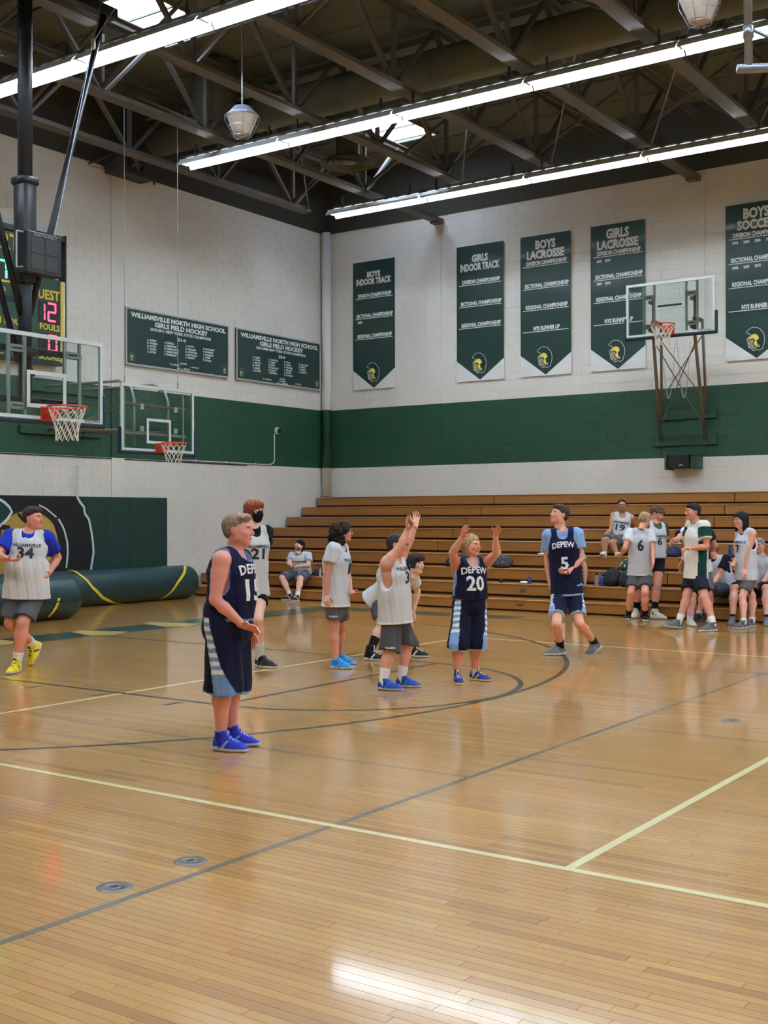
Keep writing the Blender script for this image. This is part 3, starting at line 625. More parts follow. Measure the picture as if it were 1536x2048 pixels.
# --- shot clock
sk = thing('shot_clock', 'black square shot clock box with four dark digit panes on the mast', 'shot clock', (-12.05, 9.82, 4.74), math.radians(90)); hw = .27
MB().bbox(-hw, hw, 0, .16, 0, .52, .012).build('case', M_black, sk)
for i in (0, 1):
    for j in (0, 1): MB().bbox(-.215 + i * .225, -.215 + i * .225 + .19, -.006, .004, .045 + j * .205, .045 + j * .205 + .19, .004).build('digit_pane', mat('clock_pane', (44, 44, 44), .35, noise=.05), sk)
MB().tube([(-hw - .1, .08, .05), (-hw - .1, .08, .5)], .012, 6).tube([(-hw - .1, .08, .05), (-hw, .08, .07)], .01, 6).tube([(-hw - .1, .08, .5), (-hw, .08, .5)], .01, 6).build('guard_bar', M_grey, sk)
mb = MB(); put_text(mb, 'DAKTRONICS', (-.17, -.004, .465), (1, 0, 0), (0, 0, 1), .36, .035, .02); mb.build('lettering', mat('clock_text', (150, 150, 150), .5), sk)
# --- basket folding from the left wall
t = thing('swing_up_basket', 'glass backboard on arms from the wall, small white target square, pipes showing behind', 'basketball hoop', (-15.9, 15.55, 2.88), math.radians(90)); backboard(t, 1.83, 1.2, pad=.42, seed=5)
mb = MB()
for x in (-.8, .68): mb.tube([(x, .06, .04), (x, .06, 1.12)], .022, 8)
mb.build('rear_rail', M_grey, t)
MB().bbox(-.82, .75, .05, .09, .82, .87, .005).build('rear_crossbar', M_brn, t); MB().bbox(-.82, .75, .05, .09, .3, .35, .005).build('rear_crossbar', M_grey, t)
for x in (-.5, .35):
    MB().tube([(x, .12, .1), (x, .12, .95), (x, .2, 1.15), (x, .5, 1.3), (x, 2.55, 1.33)], .028, 10).build('support_pipe', M_grey, t, smooth=True)
    for z in (.36, .76): MB().bbox(x + .06, x + .15, .0125, .04, z, z + .1, .004).build('clamp_plate', M_bf, t)
    MB().tube([(x, .12, .38), (x + .05, 2.56, .5)], .026, 8).build('lower_arm', M_brn, t, smooth=True)
MB().tube([(-.5, .2, 1.2), (.35, 2.5, .4)], .012, 6).tube([(.35, .2, 1.2), (-.5, 2.5, .4)], .012, 6).build('cross_rod', M_brn, t)
for x in (-.78, .55): MB().tube([(x, .06, 1.18), (x, .06, 6.2)], .006, 5).tube([(x, .06, 1.18), (x, .06, 1.34)], .016, 6).build('suspension_cable', M_grey, t)
MB().bbox(-1.1, .9, 2.53, 2.595, 1.22, 1.42, .01).bbox(-1.1, .9, 2.53, 2.595, .4, .56, .01).build('wall_plank', mat('plank_green', (30, 70, 50), .5), t)
# --- side basket on the back wall, folded up
t = thing('folded_side_basket', 'glass backboard raised on brown struts and chains in front of the back wall', 'basketball hoop', (-8.82, 22.5, 5.27), 0); backboard(t, 1.83, 1.07, sq=False, pad=.40, seed=9); rails(t, (-.55, -.33, .33, .55), 1.07, (.2, .78))
MB().bbox(-.25, .25, -.006, -.001, .56, .60, .001).build('target_bar', M_black, t)
for s_ in (-1, 1):
    bx = -.25 + s_ * .48; tx = s_ * .43
    MB().tube([(tx, .25, .80), (tx - .01, .25, .0), (bx, 1.33, -2.0)], .034, 10).build('main_strut', M_brn, t, smooth=True)
    MB().tube([(tx + .05, .5, .3), (bx + .03, 1.33, -1.47)], .028, 10).build('rear_strut', M_brn, t, smooth=True)
    MB().bbox(tx - .04, tx + .04, .06, .25, .1, .16, .005).bbox(tx - .04, tx + .04, .06, .25, .66, .72, .005).bbox(tx - .04, tx + .06, .2, .55, .28, .34, .005).build('strut_bracket', M_brn, t)
    ox_ = -.25 - s_ * .48; MB().tube([(tx, .3, -.1), (ox_, 1.28, -1.75)], .012, 6).build('cross_rod', M_brn, t); MB().tube([(tx, .6, 0.0), (ox_, 1.3, -1.2)], .012, 6).build('cross_rod', M_brn, t)
    x = s_ * .12 + (-.12 if s_ < 0 else -.04); P = [(x - .14 + .28 * k / 14, .55, -.05 - 1.15 * (1 - (2 * k / 14 - 1) ** 2)) for k in range(15)]
    mb = MB(); n_ = 60
    for k in range(n_):
        f = k / n_ * 14; i_ = int(f); fr = f - i_; p = Vector(P[i_]).lerp(Vector(P[i_ + 1]), fr); d_ = (Vector(P[i_ + 1]) - Vector(P[i_])).normalized(); q = Vector((0, 1, 0)) if k % 2 else d_.cross(Vector((0, 1, 0)))
        mb.tube([p - d_ * .024, p - d_ * .012 + q * .011, p + d_ * .012 + q * .011, p + d_ * .024, p + d_ * .012 - q * .011, p - d_ * .012 - q * .011], .0035, 4, close=True)
    mb.build('chain', M_grey, t)
mb = MB(); put_text(mb, 'SPALDING', (.58, -.0065, .02), (1, 0, 0), (0, 0, 1), .26, .03, .02); mb.build('lettering', M_black, t)
for z0, z1 in ((-1.92, -1.7), (-1.38, -1.16)): MB().bbox(-.88, .47, 1.34, 1.395, z0 - .2, z1 - .2, .008).build('wall_plank', mat('plank_green', (30, 70, 50), .5), t)
# ================================================================ flat signs
M_sg = mat('banner_green', (24, 56, 50), .42, noise=.05, scale=.8, coat=.2); M_sw = mat('sign_white', (226, 228, 228), .45, noise=.02); M_tx = mat('sign_text', (228, 232, 230), .5, noise=0)
def banner(x0, label, title, tz, hz, hdr, years):
    W_, zt, H_ = 1.26, 7.99, 3.16; t = thing('hanging_banner', label, 'banner', (x0, WY - .03, zt - H_), group='green championship banners on the back wall')
    MB().bbox(0, W_, -.006, .006, 0, H_, .002).build('backing', M_sw, t)
    mb = MB(); q = [(0, .485), (W_ / 2, .02), (W_, .485), (W_, H_), (0, H_)]; vs = [(x, y, z) for y in (-.007, -.0062) for x, z in q]
    mb.add(vs, [(0, 1, 2, 3, 4), (9, 8, 7, 6, 5)] + [(i, (i + 1) % 5 + 0, (i + 1) % 5 + 5, i + 5) for i in range(5)]); mb.build('green_field', M_sg, t)
    mb = MB(); ax, ay = (1, 0, 0), (0, 0, 1)
    def T(s_, xc, f0, f1, wd): mb = MB(); put_text(mb, s_, (xc * W_ - wd * W_ / 2, -.009, H_ * (1 - f1)), ax, ay, wd * W_, (f1 - f0) * H_, .05); mb.build('lettering', M_tx, t)
    for (s_, wd), (f0, f1) in zip(title, tz): T(s_, .5, f0, f1, wd)
    for (s_, wd), f in zip(hdr, hz):
        T(s_, .52, f, f + .031, wd); MB().box(.05 * W_, .95 * W_, -.009, -.0085, H_ * (1 - f - .041), H_ * (1 - f - .036)).build('header_rule', M_tx, t)
    for s_, xc, f, wd in years: T(s_, xc, f, f + .02, wd)
    for xx in (.03, W_ - .03):
        for zz in (.03, H_ - .03): MB().box(xx - .008, xx + .008, -.009, -.0065, zz - .008, zz + .008).build('grommet', M_grey, t)
    emblem(t, (.33 * W_, -.0085, H_ * .055), ax, ay, (0, -1, 0), H_ * .15)
H3 = [('DIVISION CHAMPIONSHIP', .8), ('SECTIONAL CHAMPIONSHIP', .87), ('REGIONAL CHAMPIONSHIP', .83)]; H4 = H3 + [('NYS RUNNER UP', .52)]
banner(-17.59, 'green banner reading Boys Indoor Track, alone beside the corner pipe', [('BOYS', .32), ('INDOOR TRACK', .84)], [(.08, .128), (.132, .185)], (.25, .408, .568), H3, [('2020', .17, .462, .11)])
banner(-14.57, 'green banner reading Girls Indoor Track', [('GIRLS', .34), ('INDOOR TRACK', .84)], [(.07, .125), (.132, .19)], (.252, .412, .57), H3, [])
banner(-12.88, 'green banner reading Boys Lacrosse', [('BOYS', .4), ('LACROSSE', .74)], [(.035, .1), (.105, .17)], (.18, .34, .492, .645), H4, [])
banner(-11.15, 'green banner reading Girls Lacrosse, partly behind the raised backboard', [('GIRLS', .42), ('LACROSSE', .76)], [(.03, .1), (.105, .17)], (.178, .338, .492, .645), H4, [('2001', .16, .235, .1), ('2010', .32, .235, .1), ('2009', .16, .39, .1), ('2010', .32, .39, .1)])
banner(-8.16, 'green banner reading Boys Soccer, beyond the raised backboard', [('BOYS', .42), ('SOCCER', .62)], [(.03, .1), (.105, .17)], (.182, .34, .495, .645), H4, [('1992', .16, .235, .1), ('2004', .34, .235, .1), ('2006', .52, .235, .1), ('2007', .7, .235, .1), ('1992', .16, .395, .1), ('2007', .34, .395, .1), ('2015', .52, .395, .1)])
def champ(y0, label, yr, rec, cols, foot):
    W_, H_ = 3.14, 1.2; t = thing('honor_board', label, 'sign board', (WX + .028, y0, 4.85), math.radians(90), group='green field hockey honor boards')
    MB().bbox(0, W_, -.03, 0, 0, H_, .004).build('panel', M_sg, t)
    mb = MB(); b_ = .028
    for a, c_ in ((0, .012), (.022, .034)):
        for q in ((a, W_ - a, a, c_), (a, W_ - a, H_ - c_, H_ - a)): mb.box(q[0], q[1], -.034, -.0305, q[2], q[3])
        for q in ((a, c_), (W_ - c_, W_ - a)): mb.box(q[0], q[1], -.034, -.0305, c_, H_ - c_)
    mb.build('border', M_sw, t); mb = MB()
    def T(s_, x0, x1_, f0, f1, bo=.04): mb = MB(); put_text(mb, s_, (x0 * W_, -.032, H_ * (1 - f1)), (1, 0, 0), (0, 0, 1), (x1_ - x0) * W_, (f1 - f0) * H_, bo); mb.build('lettering', M_tx, t)
    T('WILLIAMSVILLE NORTH HIGH SCHOOL', .045, .965, .075, .165, .05); T('GIRLS FIELD HOCKEY', .26, .78, .185, .275, .05); T(yr + ' NEW YORK STATE CHAMPIONS', .22, .81, .295, .35); T(rec, .48, .56, .40, .455)
    for x, names in cols:
        for i_, nm in enumerate(names): T(nm, x, x + .0105 * len(nm), .50 + i_ * .052, .50 + i_ * .052 + .036)
    for nm, x, f in foot: T(nm, x, x + .0095 * len(nm), f, f + .03)
    emblem(t, (.035 * W_, -.032, .09), (1, 0, 0), (0, 0, 1), (0, -1, 0), .17); emblem(t, (.935 * W_, -.032, .09), (1, 0, 0), (0, 0, 1), (0, -1, 0), .17)
champ(17.1, 'green field hockey board for 2010-2011 with record 21-0', '2010-2011', '21-0', [(.19, ['A. AVERN', 'B. ATKINS', 'K. ATTEA', 'T. COPPI', 'C. DWYER']), (.35, ['A. FARETA', 'A. FEELMORE', 'M. GAMBACORTA', 'S. GAMBACORTA', 'E. HORGSTON']), (.555, ['J. HOLMS', 'K. KELLNER', 'K. KOESTLER', 'R. MATUSIAK', 'C. MURPHY']), (.73, ['M. ROUSHAMP', 'P. SCHMINK', 'A. WAGEMAN', 'L. WEIS', 'E. WOODS'])], [('COACHES', .5, .835), ('K. LAVALLA', .405, .875), ('J. WEAVER', .6, .88), ('AD - L. FEENEY', .47, .93)])
champ(20.49, 'green field hockey board for 2007-2008 with record 23-0, next to the corner', '2007-2008', '23-0', [(.18, ['C. ADAMS', 'A. AVERN', 'L. BISHOP', 'M. APTER', 'T. BAGEL', 'C. BUTLER']), (.36, ['T. CALDWELL', 'E. CURRY', 'N. DEAN', 'M. FLANAGAN', 'C. KELLEY', 'T. KENNEDY']), (.545, ['E. KAIN', 'M. LEWIS', 'A. MORALES', 'L. MILLER', 'L. MOORE', 'K. OCONNOR']), (.725, ['M. ROUSHAMP', 'K. SMITH', 'T. WEBER', 'L. STEFAN'])], [('COACHES', .49, .855), ('K. LAVALLA', .3, .9), ('D. MEYER', .49, .9), ('AD - T. FEENEY', .46, .945), ('T. WERNE', .675, .915)])
# ================================================================ scoreboard
SX = WX + .24
def sy(u, v): p = onX(u, v, SX); return p.y, p.z
sb = thing('scoreboard', 'green scoreboard with yellow lettering and lit red and green digits behind the mast', 'scoreboard', (0, 0, 0))
M_sbg = mat('score_green', (26, 66, 52), .45, noise=.04); M_sy = mat('score_yellow', (222, 190, 40), .5, noise=.02); M_cr = mat('score_cream', (226, 216, 160), .5, noise=.03)
yr_, _ = sy(133, 600); yp, _ = sy(121, 600); zt_, zm, zb_ = sy(0, 456)[1], sy(125, 562)[1], sy(60, 718)[1]; yl = 9.6
MB().bbox(WX + .05, SX - .003, yl, yr_ - .05, zb_, zm, .01).bbox(WX + .05, SX - .003, yl, sy(72, 500)[0], zm, zt_, .01).build('panel', M_sbg, sb)
MB().box(WX + .05, SX + .01, yl - .05, yl, zb_ - .06, zt_ + .06).box(WX + .05, SX + .01, yr_ - .03, yr_, zb_ + .3, sy(133, 472)[1]).box(WX + .05, SX + .01, yl, yr_, sy(100, 470)[1] - .07, sy(100, 470)[1] + .03).box(WX + .05, SX + .01, yl, yr_ - .03, zb_ - .05, zb_).build('frame', M_black, sb)
MB().box(SX, SX + .012, yp, yp + (yr_ - yp) * .42, zb_, zm - .02).build('yellow_strip', mat('score_gold', (206, 184, 96), .5), sb); MB().box(SX, SX + .016, yp + (yr_ - yp) * .42, yr_ - .04, zb_, zm - .02).build('cream_strip', M_cr, sb)
mb = MB()
def ST(s_, u0, u1, v1, v0, uc, bo=.03):
    mb = MB()
    ya, yb = sy(u0, 600)[0], sy(u1, 600)[0]; z0, z1 = sy(uc, v0)[1], sy(uc, v1)[1]; put_text(mb, s_, (SX + .003, ya, z0), (0, 1, 0), (0, 0, 1), yb - ya, z1 - z0, bo); mb.build('lettering', M_sy, sb)
ST('SPARTANS', -52, 96, 467, 501, 26, .03); ST('PERIOD', -42, 12, 572, 583, 8); ST('GUEST', 62, 120, 580, 600, 100); ST('TEAM FOULS', -42, 58, 636, 649, 25); ST('FOULS', 80, 120, 648, 661, 100); ST('SCORE', 78, 120, 708, 720, 100); ST('C', -5, 8, 695, 707, 2)
a, b_ = sy(-80, 553), sy(34, 567); mb.add([(SX + .003, a[0], a[1] - .0), (SX + .003, b_[0], sy(34, 567)[1]), (SX + .003, b_[0], sy(34, 563)[1]), (SX + .003, a[0], sy(34, 563)[1])], [(0, 1, 2, 3)])
mb.build('yellow_rule', M_sy, sb)
for u0, u1, uc, v0, v1 in ((8, 44, 25, 592, 603), (78, 118, 98, 603, 645), (78, 118, 98, 668, 705), (-30, 18, 5, 515, 558)):
    MB().box(SX, SX + .01, sy(u0, 600)[0], sy(u1, 600)[0], sy(uc, v1)[1], sy(uc, v0)[1]).build('digit_window', mat('digit_black', (26, 20, 22), .3), sb)
M_red = mat('led_red', (255, 90, 100), .4, noise=0, emit=(255, 40, 66), es=2.2); M_grn = mat('led_green', (90, 255, 150), .4, noise=0, emit=(50, 255, 130), es=2.0)
SEG = {'0': 'abcdef', '1': 'bc', '2': 'abged', '7': 'abc'}
def digit(ch, u0, u1, v0, v1, m):
    ya, yb = sy(u0, 600)[0], sy(u1, 600)[0]; uc = (u0 + u1) / 2; z0, z1 = sy(uc, v1)[1], sy(uc, v0)[1]; w_ = (yb - ya) * .17; zm_ = (z0 + z1) / 2; mb = MB(); x0, x1_ = SX + .010, SX + .018; g = .012
    S = dict(a=(ya + g, yb - g, z1 - w_, z1), d=(ya + g, yb - g, z0, z0 + w_), g=(ya + g, yb - g, zm_ - w_ / 2, zm_ + w_ / 2), f=(ya, ya + w_, zm_ + g, z1 - g), b=(yb - w_, yb, zm_ + g, z1 - g), e=(ya, ya + w_, z0 + g, zm_ - g), c=(yb - w_, yb, z0 + g, zm_ - g))
    for s_ in SEG[ch]: q = S[s_]; mb.box(x0, x1_, *q)
    mb.build('digit', m, sb)
digit('1', 78, 90, 606, 640, M_red); digit('2', 95, 112, 606, 644, M_red); digit('0', 96, 114, 670, 704, M_red); digit('7', -6, 14, 518, 556, M_grn)
# ================================================================ wall fittings
sp = thing('wall_speaker', 'black loudspeaker between green bracket wings under the folded basket', 'speaker', (-8.995, WY, 2.66))
MB().bbox(-.26, .18, -.42, -.02, .01, .275, .012).build('cabinet', mat('speaker_black', (14, 15, 20), .5), sp)
MB().bbox(-.34, -.28, -.40, 0, -.02, .29, .006).bbox(.20, .34, -.36, 0, -.0, .29, .006).bbox(-.34, .34, -.38, 0, .28, .3, .004).build('bracket', mat('plank_green', (30, 70, 50), .5), sp)
MB().tube([(-.02, -.425, .06), (.02, -.43, .078), (.06, -.425, .06)], .008, 6).build('badge', M_bf, sp)
cm = thing('security_camera', 'small white wall camera with a black dome on the green band', 'camera', (WX, 21.98, 3.75))
mb = MB(); mb.lathe([(0, 0), (.085, 0), (.09, .02), (.08, .06), (.06, .075)], 24); mb.v = [(z, x, y) for x, y, z in mb.v]; mb.build('housing', M_bf, cm, smooth=True)
mb = MB(); mb.lathe([(.062, .07), (.055, .105), (.035, .125), (0, .135)], 20); mb.v = [(z, x, y) for x, y, z in mb.v]; mb.build('dome', mat('dome_black', (14, 16, 20), .1), cm, smooth=True)
cc = thing('wall_conduit', 'thin white conduit bending down from the camera along the band edge', 'conduit', (WX, 0, 0))
MB().tube([(.02, 21.88, 3.68), (.02, 21.88, 3.06), (.02, 21.84, 2.97), (.02, 21.72, 2.93), (.02, 21.5, 2.925), (.02, 18.6, 2.93)], .014, 8).build('pipe', M_bf, cc, smooth=True)
for y in (21.2, 20.2, 19.2): MB().bbox(.002, .012, y - .02, y + .02, 2.90, 2.96, .002).build('clip', M_bf, cc)
# unit heater in the dark top of the left wall
p = onX(276, 326, WX + .5); uh = thing('unit_heater', 'dark fan heater fixed high in the dark upper wall', 'heater', (WX + .06, p.y, p.z - .25))
MB().bbox(0, .4, -.5, .5, 0, .5, .02).build('case', M_dark, uh)
mb = MB(); mb.lathe([(.2, 0), (.22, .04), (.19, .05), (.18, .01)], 20); mb.v = [(z + .4, x, y + .25) for x, y, z in mb.v]; mb.build('fan_ring', M_black, uh)
for k in range(5):
    a = k * 1.2566; MB().bar((.42, 0, .25), (.43, .17 * math.cos(a), .25 + .17 * math.sin(a)), .06, .006, Vector((1, 0, 0))).build('fan_blade', M_steel, uh)
for s_ in (-1, 1): MB().bar((.0, s_ * .9, .1), (.5, s_ * .3, .45), .05, .03).build('mount_arm', M_dark, uh)
# ================================================================ caged pendant lamps
M_ref = mat('refractor', (196, 186, 176), .22, noise=.05, scale=9, coat=.4); M_shell = mat('lamp_shell', (146, 152, 178), .35, metal=.55, noise=.04)
def pendant(lab, x, y, z):
    t = thing('pendant_lamp', lab, 'pendant lamp', (x, y, z), group='caged high bay lamps')
    MB().lathe([(0, .44), (.05, .44), (.12, .42), (.19, .34), (.235, .30), (.235, .285), (.0, .285)], 28).build('shell', M_shell, t, smooth=True)
    pr = [(.225, .285)]; 
    for k in range(8): z_ = .26 - k * .033; r = .218 - .012 * k - (.0 if k < 2 else .002 * (k - 2)); pr += [(r, z_ + .012), (r - .006, z_ + .002)]
    pr += [(.09, .005), (0, 0)]
    MB().lathe(pr, 28).build('refractor', M_ref, t, smooth=True)
    mb = MB()
    for k in range(8):
        a = 2 * math.pi * k / 8; c_, s_ = math.cos(a), math.sin(a); mb.tube([(.25 * c_, .25 * s_, .30), (.245 * c_, .245 * s_, .22), (.12 * c_, .12 * s_, -.02), (.03 * c_, .03 * s_, -.03)], .004, 4)
    for r, z_ in ((.25, .27), (.2, .13), (.13, 0)): mb.tube([(r * math.cos(a), r * math.sin(a), z_) for a in np.linspace(0, 6.283, 21)[:-1]], .0035, 4, close=True)
    mb.build('wire_cage', M_gal, t); MB().tube([(0, 0, .44), (0, 0, 9.42 - z)], .012, 8).bbox(-.03, .03, -.03, .03, 9.36 - z, 9.42 - z, .01).build('stem', M_gal, t); return t
q = uvd(486, 272, 17.0); pendant('caged glass pendant lamp hanging between the two light rows', q.x, q.y, q.z)
q = uvd(1403, 46, 13.3); pendant('caged glass pendant lamp cut by the top edge of the photo', q.x, q.y, q.z)
q = uvd(1500, 137, 9.5); tp = thing('pipe_hanger', 'pale galvanised pipe T hanging at the top right', 'pipe', (q.x, q.y, q.z)); r3 = RV
MB().tube([Vector((0, 0, 0)), Vector((-.02, 0, 3.6))], .033, 14).build('drop_pipe', M_gal, tp, smooth=True)
MB().tube([r3 * -.09, r3 * 1.3 + Vector((0, 0, .05))], .036, 14).tube([Vector((0, 0, .25)) , Vector((0, 0, .34))], .042, 14).tube([Vector((0, 0, .33)), r3 * .5 + Vector((0, 0, .1))], .015, 8).build('cross_pipe', M_gal, tp, smooth=True)
# ================================================================ figures: smooth bodies from distance fields, meshed on a grid
class Field:
    def __init__(s, lo, hi, h):
        s.h = h; s.lo = np.array(lo, float) - 3 * h; n = np.ceil((np.array(hi, float) + 3 * h - s.lo) / h).astype(int) + 1
        s.n = n; s.D = np.full(tuple(n), 9.0, dtype=np.float32)
        s.ax = [s.lo[i] + h * np.arange(n[i]) for i in range(3)]
    def blk(s, lo, hi):
        i0 = np.clip(np.floor((lo - s.lo) / s.h).astype(int), 0, s.n); i1 = np.clip(np.ceil((hi - s.lo) / s.h).astype(int) + 1, 0, s.n)
        if (i1 <= i0).any(): return None, None
        sl = tuple(slice(a, b) for a, b in zip(i0, i1)); X, Y, Z = np.meshgrid(s.ax[0][sl[0]], s.ax[1][sl[1]], s.ax[2][sl[2]], indexing='ij')
        return sl, np.stack([X, Y, Z], -1)
    def put(s, f, lo, hi, k, sub=False):
        sl, P = s.blk(np.array(lo) - 2 * k - 3 * s.h, np.array(hi) + 2 * k + 3 * s.h)
        if sl is None: return s
        d = f(P).astype(np.float32); o = s.D[sl]
        k = max(k, 1e-4)
        if sub: d = -d; s.D[sl] = np.maximum(o, d) + np.maximum(k - np.abs(o - d), 0) ** 2 / (4 * k)
        else: s.D[sl] = np.minimum(o, d) - np.maximum(k - np.abs(o - d), 0) ** 2 / (4 * k)
        return s
    def cone(s, a, b, ra, rb, k=.02, side=None, fa=1.0, fb=None, sub=False):
        "tapered limb a->b; radii ra, rb across 'side', times fa, fb in depth"
        a, b = np.array(a, float), np.array(b, float); f = conef(a, b, ra, rb, side, fa, fb); m = max(ra, rb) * max(1, fa, fb or fa)
        return s.put(f, np.minimum(a, b) - m, np.maximum(a, b) + m, k, sub)
    def ell(s, c, r, k=.02, R=None, sub=False):
        c = np.array(c, float); r = np.array(r, float) * np.ones(3)
        def f(P):
            q = P - c
            if R is not None: q = q @ R
            q = q / r; l = np.sqrt((q * q).sum(-1)); return (l - 1) * r.min() * np.where(l > 1, 1, 1)
        m = r.max(); return s.put(f, c - m, c + m, k, sub)
    def cut(s, o, n, k=.004):
        "keep the side where (p-o).n < 0"
        o = np.array(o, float); n = np.array(n, float); n = n / np.linalg.norm(n)
        X, Y, Z = np.meshgrid(*s.ax, indexing='ij', sparse=True); d = ((X - o[0]) * n[0] + (Y - o[1]) * n[1] + (Z - o[2]) * n[2]).astype(np.float32)
        s.D = np.maximum(s.D, d) + np.maximum(k - np.abs(s.D - d), 0) ** 2 / (4 * k); return s
    def ripple(s, amp, fr, ph=0.0, fz=1.0):
        X, Y, Z = np.meshgrid(*s.ax, indexing='ij', sparse=True)
        w_ = np.sin(X * fr + ph + 1.7 * np.sin(Z * fr * .31 * fz + ph)) * np.sin(Y * fr * .9 + 2.1 * ph + 1.3 * np.sin(Z * fr * .23 * fz)) + .6 * np.sin((X + Y) * fr * 1.9 + Z * fr * .8 * fz + ph)
        s.D = s.D + (amp * w_).astype(np.float32); return s
    def mesh(s):
        D = s.D; S = D < 0; nx, ny, nz = D.shape; c = np.zeros((nx - 1, ny - 1, nz - 1), np.int8)
        for i in (0, 1):
            for j in (0, 1):
                for k in (0, 1): c += S[i:nx - 1 + i, j:ny - 1 + j, k:nz - 1 + k]
        m = (c > 0) & (c < 8); cells = np.argwhere(m); idx = np.full(m.shape, -1, np.int32); idx[m] = np.arange(len(cells))
        acc = np.zeros((len(cells), 3)); cnt = np.zeros(len(cells)); ci, cj, ck = cells.T
        for ax in range(3):
            for p in (0, 1):
                for q in (0, 1):
                    o = [0, 0, 0]; oo = [x for x in range(3) if x != ax]; o[oo[0]] = p; o[oo[1]] = q; e = o[:]; e[ax] = 1
                    a = D[ci + o[0], cj + o[1], ck + o[2]]; b = D[ci + e[0], cj + e[1], ck + e[2]]; x = (a < 0) != (b < 0)
                    t = np.where(x, a / np.where(x, a - b, 1), 0); pt = np.tile(np.array(o, float), (len(cells), 1)); pt[:, ax] = t
                    acc[x] += pt[x]; cnt += x
        V = (cells + acc / np.maximum(cnt, 1)[:, None]) * s.h + s.lo; Q = []
        for ax in range(3):
            a1, a2 = [(1, 2), (2, 0), (0, 1)][ax]
            sl0 = [slice(None)] * 3; sl1 = [slice(None)] * 3; sl0[ax] = slice(0, -1); sl1[ax] = slice(1, None)
            A, B = S[tuple(sl0)], S[tuple(sl1)]; X = A != B; e = np.argwhere(X); e = e[(e[:, a1] > 0) & (e[:, a2] > 0) & (e[:, a1] < D.shape[a1] - 1) & (e[:, a2] < D.shape[a2] - 1)]
            if not len(e): continue
            def g(d1, d2): t = e.copy(); t[:, a1] -= d1; t[:, a2] -= d2; return idx[t[:, 0], t[:, 1], t[:, 2]]
            q = np.stack([g(1, 1), g(0, 1), g(0, 0), g(1, 0)], 1); fl_ = ~A[e[:, 0], e[:, 1], e[:, 2]]; q[fl_] = q[fl_][:, ::-1]; Q.append(q)
        Q = np.concatenate(Q); return V, Q[(Q >= 0).all(1)]
def conef(a, b, ra, rb, side=None, fa=1.0, fb=None):
    fb = fa if fb is None else fb; ab = b - a; L2 = max((ab * ab).sum(), 1e-9)
    if side is None:
        def f(P):
            w_ = P - a; t = np.clip(w_ @ ab / L2, 0, 1); w_ = w_ - t[..., None] * ab; return np.sqrt((w_ * w_).sum(-1)) - (ra + (rb - ra) * t)
        return f
    sd = np.array(side, float); ux = ab / math.sqrt(L2); sd = sd - ux * sd.dot(ux); sd = sd / np.linalg.norm(sd); dp = np.cross(ux, sd)
    def f(P):
        w_ = P - a; t = np.clip(w_ @ ab / L2, 0, 1); w_ = w_ - t[..., None] * ab; R_ = ra + (rb - ra) * t; Rd = R_ * (fa + (fb - fa) * t)
        l = np.sqrt((w_ @ sd / R_) ** 2 + (w_ @ dp / Rd) ** 2 + (w_ @ ux / np.minimum(R_, Rd)) ** 2); return (l - 1) * np.minimum(R_, Rd)
    return f
def obj_from(V, Q, name, m, parent, base, colf=None, subparent=None):
    me = quads_mesh(name, (V - base), Q); me.polygons.foreach_set('use_smooth', np.ones(len(Q), bool))
    if colf is not None:
        C = np.ones((len(V), 4), np.float32); C[:, :3] = colf(V) if callable(colf) else colf
        at = me.color_attributes.new('col', 'FLOAT_COLOR', 'POINT'); at.data.foreach_set('color', C.ravel())
    return link(name, me, m, subparent or parent)
def L3(c): return np.array([lin(x) for x in c])
M_skin = attr_mat('skin', .5, spec=.4, noise=.04); M_cloth = attr_mat('jersey_cloth', .85, spec=.15, noise=.03, sheen=.02, bump=.12, bscale=420); M_hair = attr_mat('hair_strands', .6, spec=.2, noise=.22, bump=.6, bscale=160); M_shoe = attr_mat('shoe_fabric', .6, spec=.3, noise=.06)
M_print = {}
def pm(c): return mat('print_%d_%d_%d' % c, c, .6, noise=0)
def nrm(v): v = np.array(v, float); return v / max(np.linalg.norm(v), 1e-9)
R3, D3, U3 = np.array(RV), np.array(DV), np.array([0, 0, 1.0])
def face_dir(phi): p = math.radians(phi); return math.sin(p) * R3 - math.cos(p) * D3
CR = {'A': (0, 960, 4.518), 'B': (380, 980, 3.657), 'C': (620, 1000, 5.12), 'D': (860, 980, 4.042), 'E': (1180, 980, 4.315), 'F': (530, 980, 4.151)}
